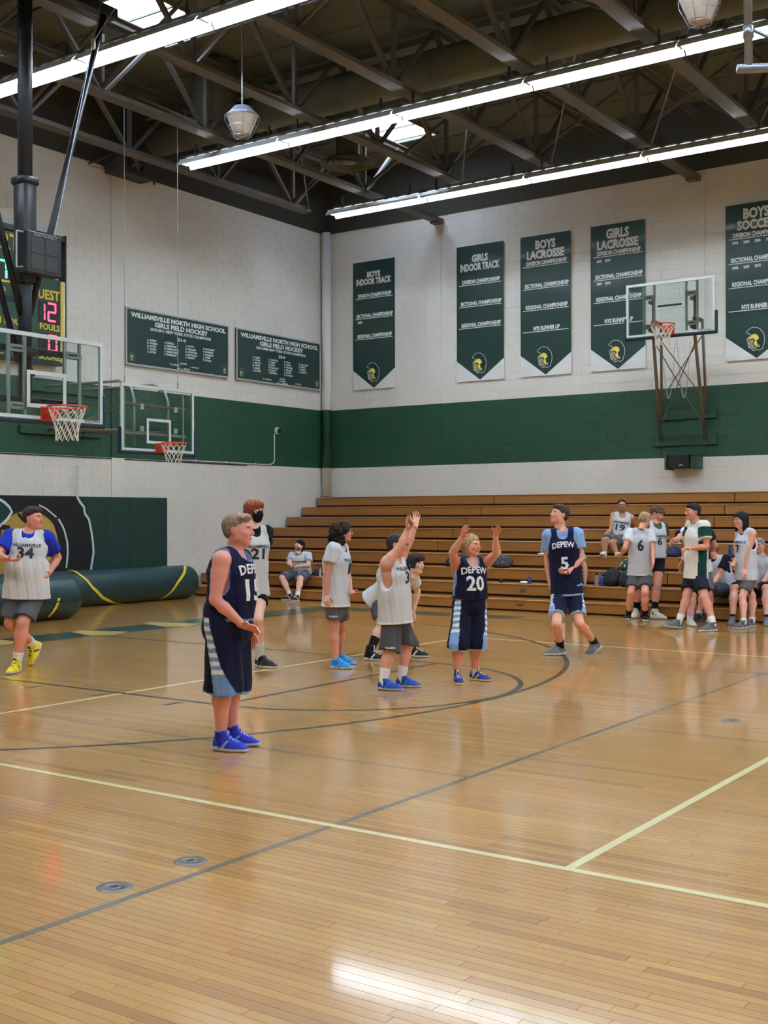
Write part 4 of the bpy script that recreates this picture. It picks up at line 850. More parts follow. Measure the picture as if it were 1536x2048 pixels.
# ---- head in its own frame (x right-hand side, y forward, z up), chin to crown 0.24
def head_mesh(sp, h):
    f = Field((-.1, -.12, -.16), (.1, .145, .14), h); w_ = sp.get('facew', 1.0)
    f.ell((0, -.018, .032), (.077, .097, .088), .03).ell((0, .03, -.03), (.062 * w_, .066, .082), .04).ell((0, .068, -.092), (.026 * w_, .024, .022), .03)
    for s_ in (-1, 1):
        f.ell((s_ * .044 * w_, .012, -.062), (.022 * w_, .036, .026), .03).ell((s_ * .036 * w_, .066, -.022), (.024, .022, .022), .02).ell((s_ * .026, .085, .030), (.026, .012, .009), .014)
        f.ell((s_ * .03, .098, .006), (.016, .013, .010), .012, sub=True).ell((s_ * .03, .082, .005), (.014, .012, .0125), .003)
        f.ell((s_ * .078, -.012, -.004), (.010, .020, .031), .006).ell((s_ * .090, -.004, -.002), (.007, .010, .018), .004, sub=True)
    f.cone((0, .093, .022), (0, .112, -.022), .008, .0125, .012).ell((0, .101, -.03), (.018, .013, .009), .008)
    f.ell((0, .086, -.056), (.026, .014, .007), .008).ell((0, .084, -.067), (.022, .014, .007), .006)
    if sp.get('mouth'): f.ell((0, .098, -.062), (.013, .014, .008), .004, sub=True)
    f.cone((0, -.01, -.05), (0, -.03, -.17), .054 * w_, .056 * w_, .03)
    V, Q = f.mesh(); sk = L3(sp['skin']); C = np.tile(sk, (len(V), 1)).astype(float)
    x, y, z = V.T; ax = np.abs(x)
    def tint(mask_d, c, a=1.0): t = np.clip(mask_d, 0, 1)[:, None] * a; C[:] = C * (1 - t) + np.array(c) * t
    red = L3(sp.get('blush', (200, 110, 96))); tint(np.exp(-(((ax - .045) / .022) ** 2 + ((z + .03) / .03) ** 2)) * (y > .03), red, sp.get('blusha', .45)); tint(np.exp(-((x / .012) ** 2 + ((z + .02) / .02) ** 2)) * (y > .1), red, .35); tint((ax > .078) * 1.0, red, .35)
    tint((np.hypot((ax) / .026, (z + .0615) / .011) < 1) * (y > .075), L3(sp.get('lips', (176, 92, 88))), .8)
    br = L3(sp.get('brow', sp['hair'])); tint((np.abs(z - .030 - .10 * (ax - .03) * -1) < .0052) * (ax > .012) * (ax < .048) * (y > .06), br, .85)
    ey = np.hypot((ax - .031) / .0145, (z - .006) / .0062); tint((ey < 1) * (y > .07), L3((222, 214, 208)), .9); tint((np.hypot(ax - .031, z - .006) < .0062) * (y > .07), L3((46, 34, 28)), .95); tint((np.abs(ey - 1.12) < .16) * (z > .006) * (y > .07), L3((70, 44, 36)), .7)
    if sp.get('beard'): tint(((z < -.04) & (y > .0) & (z > -.115) & (np.hypot(ax / .024, (z + .061) / .011) > 1) & ((z < -.07) | (np.abs(z + .045) < .008) | (ax > .035))) * 1.0, br, sp['beard'])
    tint((np.hypot((ax - .011) / .004, (z + .036) / .003) < 1) * (y > .1), L3((96, 44, 40)), .8)
    return V, Q, C
def hair_mesh(sp, h):
    st = sp['style']; f = Field((-.15, -.18, -.26), (.15, .15, .19), h)
    if st == 'short':
        f.ell((0, -.024, .042), (.084, .103, .092), .02).ell((0, .045, .092), (.06, .045, .026), .03).ell((0, -.05, -.01), (.078, .062, .06), .02)
        f.ell((0, .095, -.03), (.084, .088, .088), .012, sub=True)
    elif st == 'sweep':
        f.ell((0, -.024, .042), (.082, .101, .090), .02).ell((.012, .045, .098), (.060, .055, .028), .03).ell((0, -.05, -.01), (.077, .06, .055), .02)
        f.ell((-.005, .106, -.028), (.088, .088, .092), .012, sub=True)
    elif st == 'mop':
        f.ell((0, -.018, .042), (.094, .108, .094), .02).ell((0, .055, .07), (.078, .055, .05), .03).ell((0, -.06, -.02), (.086, .06, .075), .02)
        for s_ in (-1, 1): f.ell((s_ * .075, .02, .0), (.018, .04, .05), .02)
        f.ell((0, .115, -.045), (.066, .07, .082), .008, sub=True)
    elif st == 'curl':
        R2 = random.Random(4); f.ell((0, -.02, .03), (.11, .12, .10), .03).ell((0, -.06, -.09), (.11, .07, .11), .03)
        for k in range(90):
            a = R2.uniform(0, 6.283); z = R2.uniform(-.19, .11); r = .105 if z > -.0 else .118
            r *= math.sqrt(max(.15, 1 - (max(z - .0, 0) / .14) ** 2)); x, y = r * math.cos(a), r * 1.05 * math.sin(a) - .03
            if y > .035 and z < .045: continue
            f.ell((x, y, z), (R2.uniform(.016, .027),) * 3, .008)
        f.ell((0, .12, -.07), (.068, .085, .11), .008, sub=True)
    elif st == 'curltop':
        R2 = random.Random(8); f.ell((0, -.02, .045), (.086, .100, .088), .02).ell((0, -.075, -.035), (.06, .04, .07), .02)
        for k in range(46):
            a = R2.uniform(0, 6.283); z = R2.uniform(.05, .135); r = .085 * math.sqrt(max(.05, 1 - (z / .15) ** 2)) + .01; f.ell((r * math.cos(a), r * 1.15 * math.sin(a) - .005, z), (R2.uniform(.015, .024),) * 3, .008)
        f.ell((0, .10, -.035), (.082, .085, .085), .012, sub=True)
    elif st == 'bob':
        f.ell((0, -.018, .042), (.09, .106, .092), .02)
        for s_ in (-1, 1): f.cone((s_ * .07, .0, .03), (s_ * .08, .01, -.11), .026, .024, .03, side=(0, 1, 0), fa=.8)
        f.cone((0, -.07, .0), (0, -.065, -.115), .07, .066, .03, side=(1, 0, 0), fa=.5); f.ell((.02, .105, -.035), (.062, .07, .105), .008, sub=True)
    elif st == 'long':
        f.ell((0, -.018, .042), (.094, .11, .094), .02)
        for s_ in (-1, 1): f.cone((s_ * .07, -.01, .03), (s_ * .085, -.02, -.15), .032, .036, .03, side=(0, 1, 0), fa=.8)
        f.cone((0, -.07, .0), (0, -.08, -.17), .078, .085, .03, side=(1, 0, 0), fa=.55); f.ell((0, .11, -.045), (.062, .075, .10), .008, sub=True)
    elif st == 'crop':
        f.ell((0, -.022, .036), (.0815, .100, .090), .02).ell((0, -.05, -.01), (.076, .06, .05), .02).ell((0, .10, -.035), (.084, .088, .09), .012, sub=True)
    elif st == 'blond':
        f.ell((0, -.024, .04), (.083, .101, .092), .02).ell((0, .02, .10), (.062, .07, .034), .03).ell((0, -.05, -.01), (.076, .06, .055), .02)
        f.ell((0, .10, -.03), (.084, .088, .088), .012, sub=True).ripple(.004, 140, .9, .3)
    elif st == 'beanie':
        f.ell((0, -.02, .05), (.09, .11, .092), .02).ell((0, -.065, -.03), (.084, .06, .09), .03).ell((0, .115, -.04), (.074, .08, .086), .008, sub=True)
    if st == 'long': f.ripple(.006, 120, .3, .12)
    if st not in ('beanie', 'crop'): f.ripple((.0016 if st in ('short', 'sweep', 'bob') else .003) if st not in ('curl', 'curltop') else .004, 110 if st not in ('curl', 'curltop') else 150, .7, .5)
    V, Q = f.mesh(); c = L3(sp['hair']); n_ = np.sin(V[:, 0] * 210 + 3 * np.sin(V[:, 2] * 60)) * .18 + np.sin(V[:, 1] * 160 + V[:, 2] * 90) * .15; C = c[None] * (1 + n_[:, None]) * (1 + np.clip(V[:, 2:3] * 3, -.25, .35)); return V, Q, np.clip(C, 0, 1)
def hand_mesh(wr, d, pn, side_, k, curl, spread, h, fore):
    "wr wrist, d direction, pn palm normal, side_ towards the thumb"
    wr = np.array(wr); d = nrm(d); pn = nrm(pn - d * np.dot(pn, d)); sd = nrm(np.cross(d, pn)); sd = sd if np.dot(sd, side_) > 0 else -sd
    m = .2 * k; f = Field(wr + d * .07 * k - m, wr + d * .07 * k + m, h)
    f.cone(wr - d * .03 * k, wr + d * .02 * k, fore, .026 * k, .01, side=sd, fa=.8); f.cone(wr, wr + d * .085 * k, .026 * k, .040 * k, .012, side=sd, fa=.55, fb=.36)
    for i, (o, L, r) in enumerate(((.031, .070, .0088), (.0105, .079, .0092), (-.0105, .073, .0088), (-.030, .057, .0078))):
        b = wr + d * (.088 - .006 * abs(i - 1.3)) * k + sd * o * k; dd = nrm(d + sd * o * spread * 9); ang = curl * .55 + .08; p = b
        for j, fr in enumerate((.44, .32, .26)):
            a_ = ang * (j + .6); q = p + (dd * math.cos(a_) + pn * math.sin(a_)) * L * fr * k; f.cone(p, q, (r - j * .0009) * k, (r - .0009 - j * .0009) * k, .003); p = q
    b = wr + d * .02 * k + sd * .026 * k; t1 = b + (d * .6 + sd * (.55 + spread) + pn * .35) * .042 * k; t2 = t1 + (d * .85 + sd * .25 + pn * (.2 + .5 * curl)) * .036 * k
    f.cone(b, t1, .0145 * k, .0115 * k, .01).cone(t1, t2, .0112 * k, .009 * k, .003); return f.mesh()
def frame(fwd, tilt=0.0, up=U3):
    y = nrm(fwd); x = nrm(np.cross(y, up)); z = np.cross(x, y); c_, s_ = math.cos(tilt), math.sin(tilt); return np.stack([x * c_ + z * s_, y, -x * s_ + z * c_], 1)
def shoe(P, an, toe, c, sole, k, base, h, hi=.0, accent=None, pitch=0.0, fl=None, seed=0):
    "an: ankle joint; toe: horizontal direction; pitch > 0 lifts the heel"
    toe = nrm(np.array(toe) * (1, 1, 0)); lx = np.cross(toe, U3); c_, s_ = math.cos(pitch), math.sin(pitch); y = toe * c_ - U3 * s_; z = U3 * c_ + toe * s_; R_ = np.stack([lx, y, z], 1)
    f = Field((-.065, -.1, -.01), (.065, .215, .2), h)
    f.cone((0, -.045, .02), (0, .07, .02), .036, .047, .02, side=(1, 0, 0), fa=.8).cone((0, .07, .02), (.0, .165, .018), .047, .038, .02, side=(1, 0, 0), fa=.7, fb=.6)
    f.cone((0, -.03, .05), (0, .0, .1 + hi), .036, .041, .02, side=(1, 0, 0), fa=1.2).cone((0, .02, .07), (0, .11, .035), .036, .036, .03)
    f.ell((0, .0, .135 + hi), (.036, .045, .03), .004, sub=True).cut((0, 0, 0), (0, 0, -1), .003)
    V, Q = f.mesh(); C = np.tile(L3(c), (len(V), 1)); x_, y_, z_ = V.T; so = z_ < (.024 + .01 * (y_ < -.02)); C[so] = L3(sole)
    if accent is not None: C[(z_ > .024) & (z_ < .075) & (np.abs(y_ - .03 - (z_ - .05) * .8) < .011)] = L3(accent); C[(np.abs(x_) < .022) & (y_ > .03) & (y_ < .12) & (z_ > .045) & (np.sin(y_ * 330) > .1)] = L3(fl or accent)
    V = V * k; o = np.array(an) - R_ @ (np.array([0, -.012, .085]) * k); W = V @ R_.T + o
    return obj_from(W, Q, 'shoe', M_shoe, P, base, C)
PEOPLE = []
def person(label, crop, H=1.78, g=1.0, gd=None, phi=0, hphi=None, hpitch=0, htilt=0, skin=(226, 170, 146), fine=.009, J=None, sp=None, top=None, bottom=None, feet=None, hands=None, dep=None, socks=None, seat=None, shw=1.0, lean=0):
    ox, oy, sc_ = CR[crop]; gd = gd or g; k = H / 1.78; px = lambda q: (ox + q[0] / sc_, oy + q[1] / sc_); cam0 = np.array([0, 0, CAMH]); fwd = face_dir(phi); rt = np.cross(fwd, U3)
    def ray(q): u, v = px(q); return nrm(np.array(uvd(u, v, 10.0)) - cam0)
    def atd(q, d): u, v = px(q); return np.array(uvd(u, v, d))
    def bone(q, par, L, sg):
        r = ray(q); w_ = par - cam0; t0 = w_ @ r; dd = L * L - (w_ @ w_ - t0 * t0); return cam0 + r * (t0 + sg * math.sqrt(max(dd, 0)))  # sg 0: same depth as its parent joint
    d0 = dep; j = {}
    j['pel'] = atd(J['pel'][:2], d0 + (J['pel'][2] if len(J['pel']) > 2 else 0)); j['nk'] = atd(J['nk'][:2], d0 + (J['nk'][2] if len(J['nk']) > 2 else 0))
    hw = .172 * k * shw * (1 + .35 * (g - 1)); spn = nrm(j['nk'] - j['pel']); sfwd = face_dir(J.get('sphi', phi)); srt = nrm(np.cross(sfwd, U3)); srt = nrm(srt - spn * (srt @ spn))
    # 'r' is the figure's own right-hand side
    j['shr'] = j['nk'] + srt * hw - spn * .045 * k; j['shl'] = j['nk'] - srt * hw - spn * .045 * k
    for q in ('shr', 'shl'):
        if q in J: j[q] = atd(J[q][:2], d0 + J[q][2])
    hpw = .088 * k * (1 + .3 * (g - 1)); j['hpr'] = j['pel'] + rt * hpw - U3 * .03 * k; j['hpl'] = j['pel'] - rt * hpw - U3 * .03 * k
    for s_ in 'rl':
        e = J['el' + s_]; j['el' + s_] = bone(e[:2], j['sh' + s_], .30 * k, e[2]); e = J['wr' + s_]; j['wr' + s_] = bone(e[:2], j['el' + s_], .255 * k, e[2])
        a = J['an' + s_]; j['an' + s_] = atd(a[:2], d0 + a[2]) if len(a) > 2 else np.array(onfloor(*px(a), .0935 * k))
        kn = J['kn' + s_]; p1 = bone(kn[:2], j['an' + s_], .42 * k, kn[2]); p2 = bone(kn[:2], j['hp' + s_], .43 * k, kn[2]); j['kn' + s_] = (p1 + p2) / 2
    j['hd'] = atd(J['hd'][:2], d0 + (J['hd'][2] if len(J['hd']) > 2 else 0))
    lo_f = min(j['anr'][2], j['anl'][2]) - .09; base = np.array([(j['anr'][0] + j['anl'][0]) / 2, (j['anr'][1] + j['anl'][1]) / 2, 0.0]) if not seat else np.array([j['pel'][0], j['pel'][1], 0])
    T = thing('person', label, 'person', tuple(base)); P = {kk: v for kk, v in j.items()}
    allp = np.array(list(j.values())); f = Field(allp.min(0) - .16 * g, allp.max(0) + .16 * g, fine)
    ch = j['pel'] + (j['nk'] - j['pel']) * .72; wa = j['pel'] + (j['nk'] - j['pel']) * .34; hips = nrm(j['hpr'] - j['hpl']); mid = nrm(srt + hips)
    belly = fwd * .03 * (gd - 1) * 3 * k
    f.cone(j['pel'] - U3 * .02 * k, wa, .155 * k * g, .138 * k * g, .05, side=hips, fa=.72 * gd / g, fb=.74 * gd / g).cone(wa + belly, ch, .138 * k * g, .158 * k * (1 + .6 * (g - 1)), .05, side=mid, fa=.76 * gd / g).cone(ch, j['nk'] - spn * .06 * k, .158 * k * (1 + .6 * (g - 1)), .12 * k, .05, side=srt, fa=.7, fb=.6)
    f.cone(j['nk'] - spn * .07 * k, j['hd'] - (j['hd'] - j['nk']) * .25, .062 * k * (1 + .4 * (g - 1)), .050 * k * (1 + .5 * (g - 1)), .04)
    gl = 1 + .75 * (g - 1)
    for s_ in 'rl':
        sh, el, wr, hp, kn, an = (j[x + s_] for x in ('sh', 'el', 'wr', 'hp', 'kn', 'an'))
        f.cone(j['nk'] - spn * .03 * k, sh, .052 * k, .054 * k * gl, .05).cone(sh, sh + (el - sh) * .35, .056 * k * gl, .052 * k * gl, .03).cone(sh + (el - sh) * .35, el, .052 * k * gl, .040 * k * gl, .02)
        f.cone(el, el + (wr - el) * .3, .040 * k * gl, .041 * k * gl, .015).cone(el + (wr - el) * .3, wr, .041 * k * gl, .026 * k, .015, side=nrm(np.cross(wr - el, D3)), fa=.95, fb=.85)
        f.cone(hp, hp + (kn - hp) * .5, .083 * k * gl, .074 * k * gl, .04).cone(hp + (kn - hp) * .5, kn, .076 * k * gl, .056 * k * gl, .03)
        sk_ = an - kn; back = nrm(-fwd - nrm(sk_) * (-fwd @ nrm(sk_))); f.cone(kn, kn + sk_ * .32 + back * .012 * k, .053 * k * gl, .060 * k * gl, .03).cone(kn + sk_ * .32 + back * .012 * k, an, .058 * k * gl, .036 * k, .03).ell(kn - back * .012 * k, .05 * k * gl, .02)
    V, Q = f.mesh(); sk = L3(skin); C = np.tile(sk, (len(V), 1)); 
    for s_ in 'rl':
        for q in ('el', 'kn'): C = C * (1 - .25 * np.exp(-((V - j[q + s_]) ** 2).sum(1) / .07 ** 2)[:, None] * (1 - np.array([1.0, .72, .68])))
    VV, QQ, CC = [V], [Q], [C]; n_ = len(V)
    # head
    hphi = phi if hphi is None else hphi; hf = face_dir(hphi) * math.cos(math.radians(hpitch)) + U3 * math.sin(math.radians(hpitch)); R_ = frame(hf, math.radians(htilt)); sp = dict(sp); sp['skin'] = skin; hs = k ** .5 * sp.get('size', 1.0); hh = min(.0055, fine * .62)
    a, b, c = head_mesh(sp, hh); VV.append(a * hs @ R_.T + j['hd']); QQ.append(b + n_); CC.append(c); n_ += len(a)
    hands = hands or {}
    for s_ in 'rl':
        hd = hands.get(s_, {}); w_ = j['wr' + s_]; el = j['el' + s_]; dd = bone(hd['tip'][:2], w_, .17 * k, hd['tip'][2]) - w_ if 'tip' in hd else w_ - el
        pn = np.array(hd['pn'][0] * R3 + hd['pn'][1] * U3 + hd['pn'][2] * -D3) if 'pn' in hd else -nrm(np.cross(dd, fwd)) * (1 if s_ == 'r' else -1)
        th = np.array(hd['th'][0] * R3 + hd['th'][1] * U3 + hd['th'][2] * -D3) if 'th' in hd else fwd
        a, b = hand_mesh(w_, dd, pn, th, k * 1.04, hd.get('curl', .6), hd.get('spread', .15), min(.0055, fine * .6), .027 * k); VV.append(a); QQ.append(b + n_); n_ += len(a)
        C_ = np.tile(sk * np.array([1, .93, .92]), (len(a), 1)); CC.append(C_)
    obj_from(np.concatenate(VV), np.concatenate(QQ), 'body', M_skin, T, base, np.concatenate(CC))
    a, b, c = hair_mesh(sp, hh); hr = obj_from(a * hs @ R_.T + j['hd'], b, 'beanie' if sp['style'] == 'beanie' else 'hair', M_hair if sp['style'] != 'beanie' else M_cloth, T, base, c)
    def HP(x, y, z): return tuple(R_ @ (np.array([x, y, z]) * hs) + j['hd'] - base)
    if sp.get('glasses'):
        mb = MB()
        for s_ in (-1, 1):
            mb.tube([HP(s_ * .031 + .02 * math.cos(t), .108, .004 + .014 * math.sin(t)) for t in np.linspace(0, 6.28, 13)[:-1]], .0022, 4, close=True); mb.tube([HP(s_ * .05, .106, .008), HP(s_ * .076, .07, .008), HP(s_ * .08, -.01, .006)], .002, 4)
        mb.tube([HP(-.011, .109, .008), HP(.011, .109, .008)], .002, 4); mb.build('glasses', M_black, T)
    if sp.get('mask'):
        f2 = Field((-.09, -.02, -.13), (.09, .14, .03), hh); f2.ell((0, .034, -.036), (.072, .078, .085), .02).ell((0, .1, -.03), (.022, .026, .03), .03).ell((0, .062, -.09), (.034, .034, .028), .02).cut((0, 0, -.008), (0, -.25, 1)).cut((0, .015, 0), (0, -1, 0))
        a, b = f2.mesh(); obj_from(a * hs @ R_.T + j['hd'], b, 'face_mask', M_cloth, T, base, L3((22, 22, 26)))
        mb = MB(); 
        for s_ in (-1, 1): mb.tube([HP(s_ * .068, .03, -.02), HP(s_ * .085, -.02, .0)], .002, 4)
        mb.build('mask_strap', M_black, T)
    # ---- clothes
    def garment(name, tp, parent_=T):
        infl = tp.get('loose', .022); hem = tp.get('hem', .10) if tp.get('name') != 'undershirt' else -.06; kind = tp['kind']; hemc = L3(tp.get('hemcol', tp['col'])); col = L3(tp['col']); lo = np.minimum(allp.min(0), base) - .25; hi = allp.max(0) + .25
        down = -spn if tp.get('follow') else -U3; hp_ = j['pel'] + (down * hem * k); hd2 = nrm(hp_ - wa) if not tp.get('vert') else -U3
        pts = np.array([j['nk'], j['shr'], j['shl'], hp_, j['pel']] + [j['el' + s_] for s_ in 'rl' if kind != 'tank']); f = Field(pts.min(0) - .24 * g, pts.max(0) + .22 * g, fine)
        gw = tp.get('gw', 1.0); w1 = (.172 * g + infl) * k; f.cone(wa + belly, hp_ + hd2 * .05, (.146 * g + infl) * k * gw, w1 * gw * tp.get('flare', 1.05), .05, side=hips, fa=.80 * gd / g).cone(ch, wa + belly, (.160 * (1 + .6 * (g - 1)) + infl) * k, (.146 * g + infl) * k * gw, .05, side=mid, fa=.80 * gd / g)
        f.cone(ch, j['nk'] - spn * .055 * k, (.160 * (1 + .6 * (g - 1)) + infl) * k, .13 * k, .04, side=srt, fa=.78, fb=.62)
        for s_ in 'rl': f.cone(j['nk'] - spn * .025 * k, j['sh' + s_], .055 * k + infl * .35, .060 * k * gl + infl * .5, .05)
        if kind != 'tank':
            sf = tp.get('sleeve', .62)
            for s_ in 'rl':
                sh, el = j['sh' + s_], j['el' + s_]; e = sh + (el - sh) * sf;
                a_ = np.array(sh); b_ = np.array(e) + nrm(el - sh) * .05; cf = conef(a_, b_, .062 * k * gl + infl * .6, .066 * k * gl + infl * .9); nn = nrm(el - sh)
                f.put(lambda PP, cf=cf, e=e, nn=nn: np.maximum(cf(PP), (PP - e) @ nn), np.minimum(a_, b_) - .12, np.maximum(a_, b_) + .12, .03)
        f.ripple(tp.get('rip', .0045), 22, 1.3 + H * 7, .35).ripple(.0022, 47, 2.3 + H * 3, .5)
        cuts = []
        nc = j['nk'] + sfwd * tp.get('scoop', .045) * k + spn * .035 * k
        cuts.append(conef(nc + spn * .08 * k, nc - spn * tp.get('neck', .05) * k + sfwd * tp.get('scf', .05 if tp['kind'] == 'tank' and not tp.get('back') else .01), .074 * k, .062 * k, srt, .95)); lohi = [(nc - .16, nc + .2)]
        if kind == 'tank':
            for s_, sg in (('r', 1), ('l', -1)):
                sh = j['sh' + s_] + srt * sg * .022 * k; q = sh - spn * tp.get('arm', .13) * k; cuts.append(conef(sh + spn * .09 * k, q, .052 * k * gl, .066 * k * gl, sfwd, 1.0)); lohi.append((np.minimum(sh, q) - .17, np.maximum(sh, q) + .17))
        if kind == 'tank':
            for s_, sg in (('r', 1), ('l', -1)):
                a_ = j['sh' + s_] + srt * sg * .055 * k * gl; b_ = a_ + srt * sg * .2; q1 = conef(a_, b_, .10 * k * gl, .2); f.put(q1, np.minimum(a_, b_) - .2, np.maximum(a_, b_) + .2, .004, sub=True)
        for c_, (a_, b_) in zip(cuts, lohi): f.put(c_, a_, b_, .004, sub=True)
        if tp.get('bare_neck') is False: pass
        hn = nrm(hd2 + tp.get('hemtilt', 0) * R3); f.cut(hp_, hn, .003)
        V, Q = f.mesh()
        if not len(V): return None
        C = np.tile(col, (len(V), 1)); 
        if 'panel' in tp:
            pc = L3(tp['panel']); rel = V - (wa + belly); lat = rel @ mid; dpt = rel @ np.cross(mid, spn); m_ = (np.abs(dpt) < tp.get('pw', .03)) & (np.abs(lat) > .06) & ((V - ch) @ spn < -.02); C[m_] = pc
        if 'yoke' in tp:
            rel = V - j['nk']; lat = np.abs(rel @ srt); m_ = (lat > tp.get('yk', .10)) & (rel @ spn > -.5); C[m_] = L3(tp['yoke'])
        if 'backcol' in tp: C[((V - ch) @ sfwd) < tp.get('bk', 0)] = L3(tp['backcol'])
        if 'sleevecol' in tp:
            for s_ in 'rl': m_ = ((V - j['sh' + s_]) @ nrm(j['el' + s_] - j['sh' + s_]) > tp.get('sl0', .02)) & (np.linalg.norm(V - j['sh' + s_], axis=1) < .34) & (conef(j['sh' + s_], j['el' + s_], .11, .11)(V) < 0) & (np.abs((V - j['nk']) @ srt) > hw * .8); C[m_] = L3(tp['sleevecol'])
        if 'trim' in tp:
            for c_ in cuts: C[np.abs(c_(V)) < .006 + fine * .45] = L3(tp['trim'])
        if 'collar' in tp: C[cuts[0](V) < tp.get('cw', .028)] = L3(tp['collar'])
        dh = (V - hp_) @ hn; C[dh > -.022] = hemc
        if 'cuff' in tp and kind != 'tank':
            for s_ in 'rl': e = j['sh' + s_] + (j['el' + s_] - j['sh' + s_]) * tp.get('sleeve', .62); C[(np.abs((V - e) @ nrm(j['el' + s_] - j['sh' + s_])) < .014 + fine * .5) & (np.linalg.norm(V - e, axis=1) < .14)] = L3(tp['cuff'])
        o = obj_from(V, Q, name, M_cloth, parent_, base, C)
        if 'text' in tp:
            bv = BVHTree.FromPolygons([tuple(x) for x in (V - base)], [tuple(int(y) for y in q) for q in Q]); dr = sfwd * (-1 if tp.get('back') else 1); ax = np.cross(U3, dr); ax = nrm(ax - spn * (ax @ spn)); ay = spn; nn = nrm(np.cross(ax, ay))
            for (s_, f0, w_, h_, c_, arch) in tp['text']:
                o2 = j['nk'] + (j['pel'] - j['nk']) * f0 - base; tx, fs, asp = text2d(s_, .03); bm = bmesh.new(); vs_ = [bm.verts.new(((x - .5) * w_, (y - .5) * h_ + arch * (1 - (2 * x - 1) ** 2), 0)) for x, y in tx]
                for q in fs:
                    try: bm.faces.new([vs_[i] for i in q])
                    except ValueError: pass
                bmesh.ops.triangulate(bm, faces=bm.faces[:])
                for _ in range(2):
                    es = [e for e in bm.edges if e.calc_length() > .02]
                    if es: bmesh.ops.subdivide_edges(bm, edges=es, cuts=1); bmesh.ops.triangulate(bm, faces=bm.faces[:])
                pts = []; ok = []
                for v in bm.verts:
                    p = o2 + ax * v.co.x + ay * v.co.y + nn * .5; hit = bv.ray_cast(Vector(p), Vector(-nn), 1.0); ok.append(hit[0] is not None); q = hit[0] if hit[0] is not None else Vector(p); pts.append(q + Vector(nn) * .0035 + (hit[1] * .001 if hit[1] is not None else Vector((0, 0, 0))))
                bm.verts.index_update(); fc = [tuple(v.index for v in q.verts) for q in bm.faces if all(ok[v.index] for v in q.verts)]; bm.free()
                if fc: mb = MB(); mb.add(pts, fc); mb.build('lettering', pm(c_), o)
        return o
    for tp in (top or []): garment(tp.get('name', 'jersey'), tp)
    if bottom:
        bt = bottom; f = Field(np.array([j['pel'], j['knr'], j['knl'], j['anr'] * .6 + j['knr'] * .4, j['anl'] * .6 + j['knl'] * .4]).min(0) - .2 * g, np.array([j['pel'], j['knr'], j['knl']]).max(0) + .2 * g, fine); inf_ = bt.get('loose', .022) * .5; hemf = bt.get('f', .85)
        f.cone(j['pel'] + U3 * .05 * k, j['pel'] - U3 * .05 * k, (.155 * g + inf_ * .7) * k, (.16 * g + inf_) * k, .04, side=hips, fa=.78 * gd / g); hems = []
        for s_ in 'rl':
            hp, kn, an = j['hp' + s_], j['kn' + s_], j['an' + s_]; r0, r1 = .090 * k * gl + inf_ * .6, (.084 * k * gl + inf_ * 1.3) * bt.get('flare', 1.0)
            if hemf <= 1: e = hp + (kn - hp) * hemf; nn = nrm(kn - hp); c1 = conef(hp, e + nn * .06, r0, r1); fn = lambda PP, c1=c1, e=e, nn=nn: np.maximum(c1(PP), (PP - e) @ nn)
            else:
                e = kn + (an - kn) * (hemf - 1); nn = nrm(an - kn) if bt.get('hang') is None else nrm(nrm(an - kn) + nrm(kn - hp)); c1 = conef(hp, kn, r0, r1); c2 = conef(kn, e + nn * .06, r1, r1 * 1.0); fn = lambda PP, c1=c1, c2=c2, e=e, nn=nn: np.maximum(np.minimum(c1(PP), c2(PP)), (PP - e) @ nn)
            hems.append((e, nn)); q = np.array([hp, kn, e]); f.put(fn, q.min(0) - .16, q.max(0) + .16, .03 if hemf < 1 else .012)
        f.ripple(bt.get('rip', .0048), 21, 2.2 + H * 5, .35).ripple(.0022, 50, 1.1 + H * 3, .45); f.cut(j['pel'] + U3 * bt.get('rise', .08) * k, U3 * 1.0, .003)
        V, Q = f.mesh(); C = np.tile(L3(bt['col']), (len(V), 1))
        for i, s_ in enumerate('rl'):
            e, nn = hems[i]; oth = hems[1 - i]; hp, kn = j['hp' + s_], j['kn' + s_]; near_ = conef(hp, kn, .05, .05)(V) < conef(j['hp' + 'lr'[i]], j['kn' + 'lr'[i]], .05, .05)(V); dh = (V - e) @ nn
            if 'panel' in bt:
                out = hips * (1 if s_ == 'r' else -1); tt = nrm(kn - hp); w_ = V - hp; al = w_ @ tt; w_ = w_ - al[:, None] * tt; w_ /= np.linalg.norm(w_, axis=1)[:, None] + 1e-9; lt = w_ @ out; fd = w_ @ fwd; L_ = np.linalg.norm(e - hp); wd = .26 + .5 * np.clip((al / L_ - .55), 0, .4)
                m_ = near_ & (lt > .3) & (np.abs(fd - bt.get('po', .0) - bt.get('slant', 0) * al / L_) < wd) & (al > -.06); stc = np.where((np.sin(al * 2 * math.pi / .062) > 0)[:, None], L3((226, 232, 236)), L3((122, 150, 186))); C[m_] = stc[m_]; m2 = m_ & (al > L_ * .74); C[m2] = L3(bt['panel']); m3 = near_ & (lt > -.2) & (fd - bt.get('po', .0) - bt.get('slant', 0) * al / L_ < -wd) & (al > -.06)
                if 'rear' in bt: C[m3] = L3(bt['rear'])
            if 'hemcol' in bt: C[near_ & (dh > -.016)] = L3(bt['hemcol'])
        if 'waist' in bt: C[(V - j['pel']) @ U3 > (bt.get('rise', .08) - .045) * k] = L3(bt['waist'])
        so = obj_from(V, Q, 'shorts', M_cloth, T, base, C)
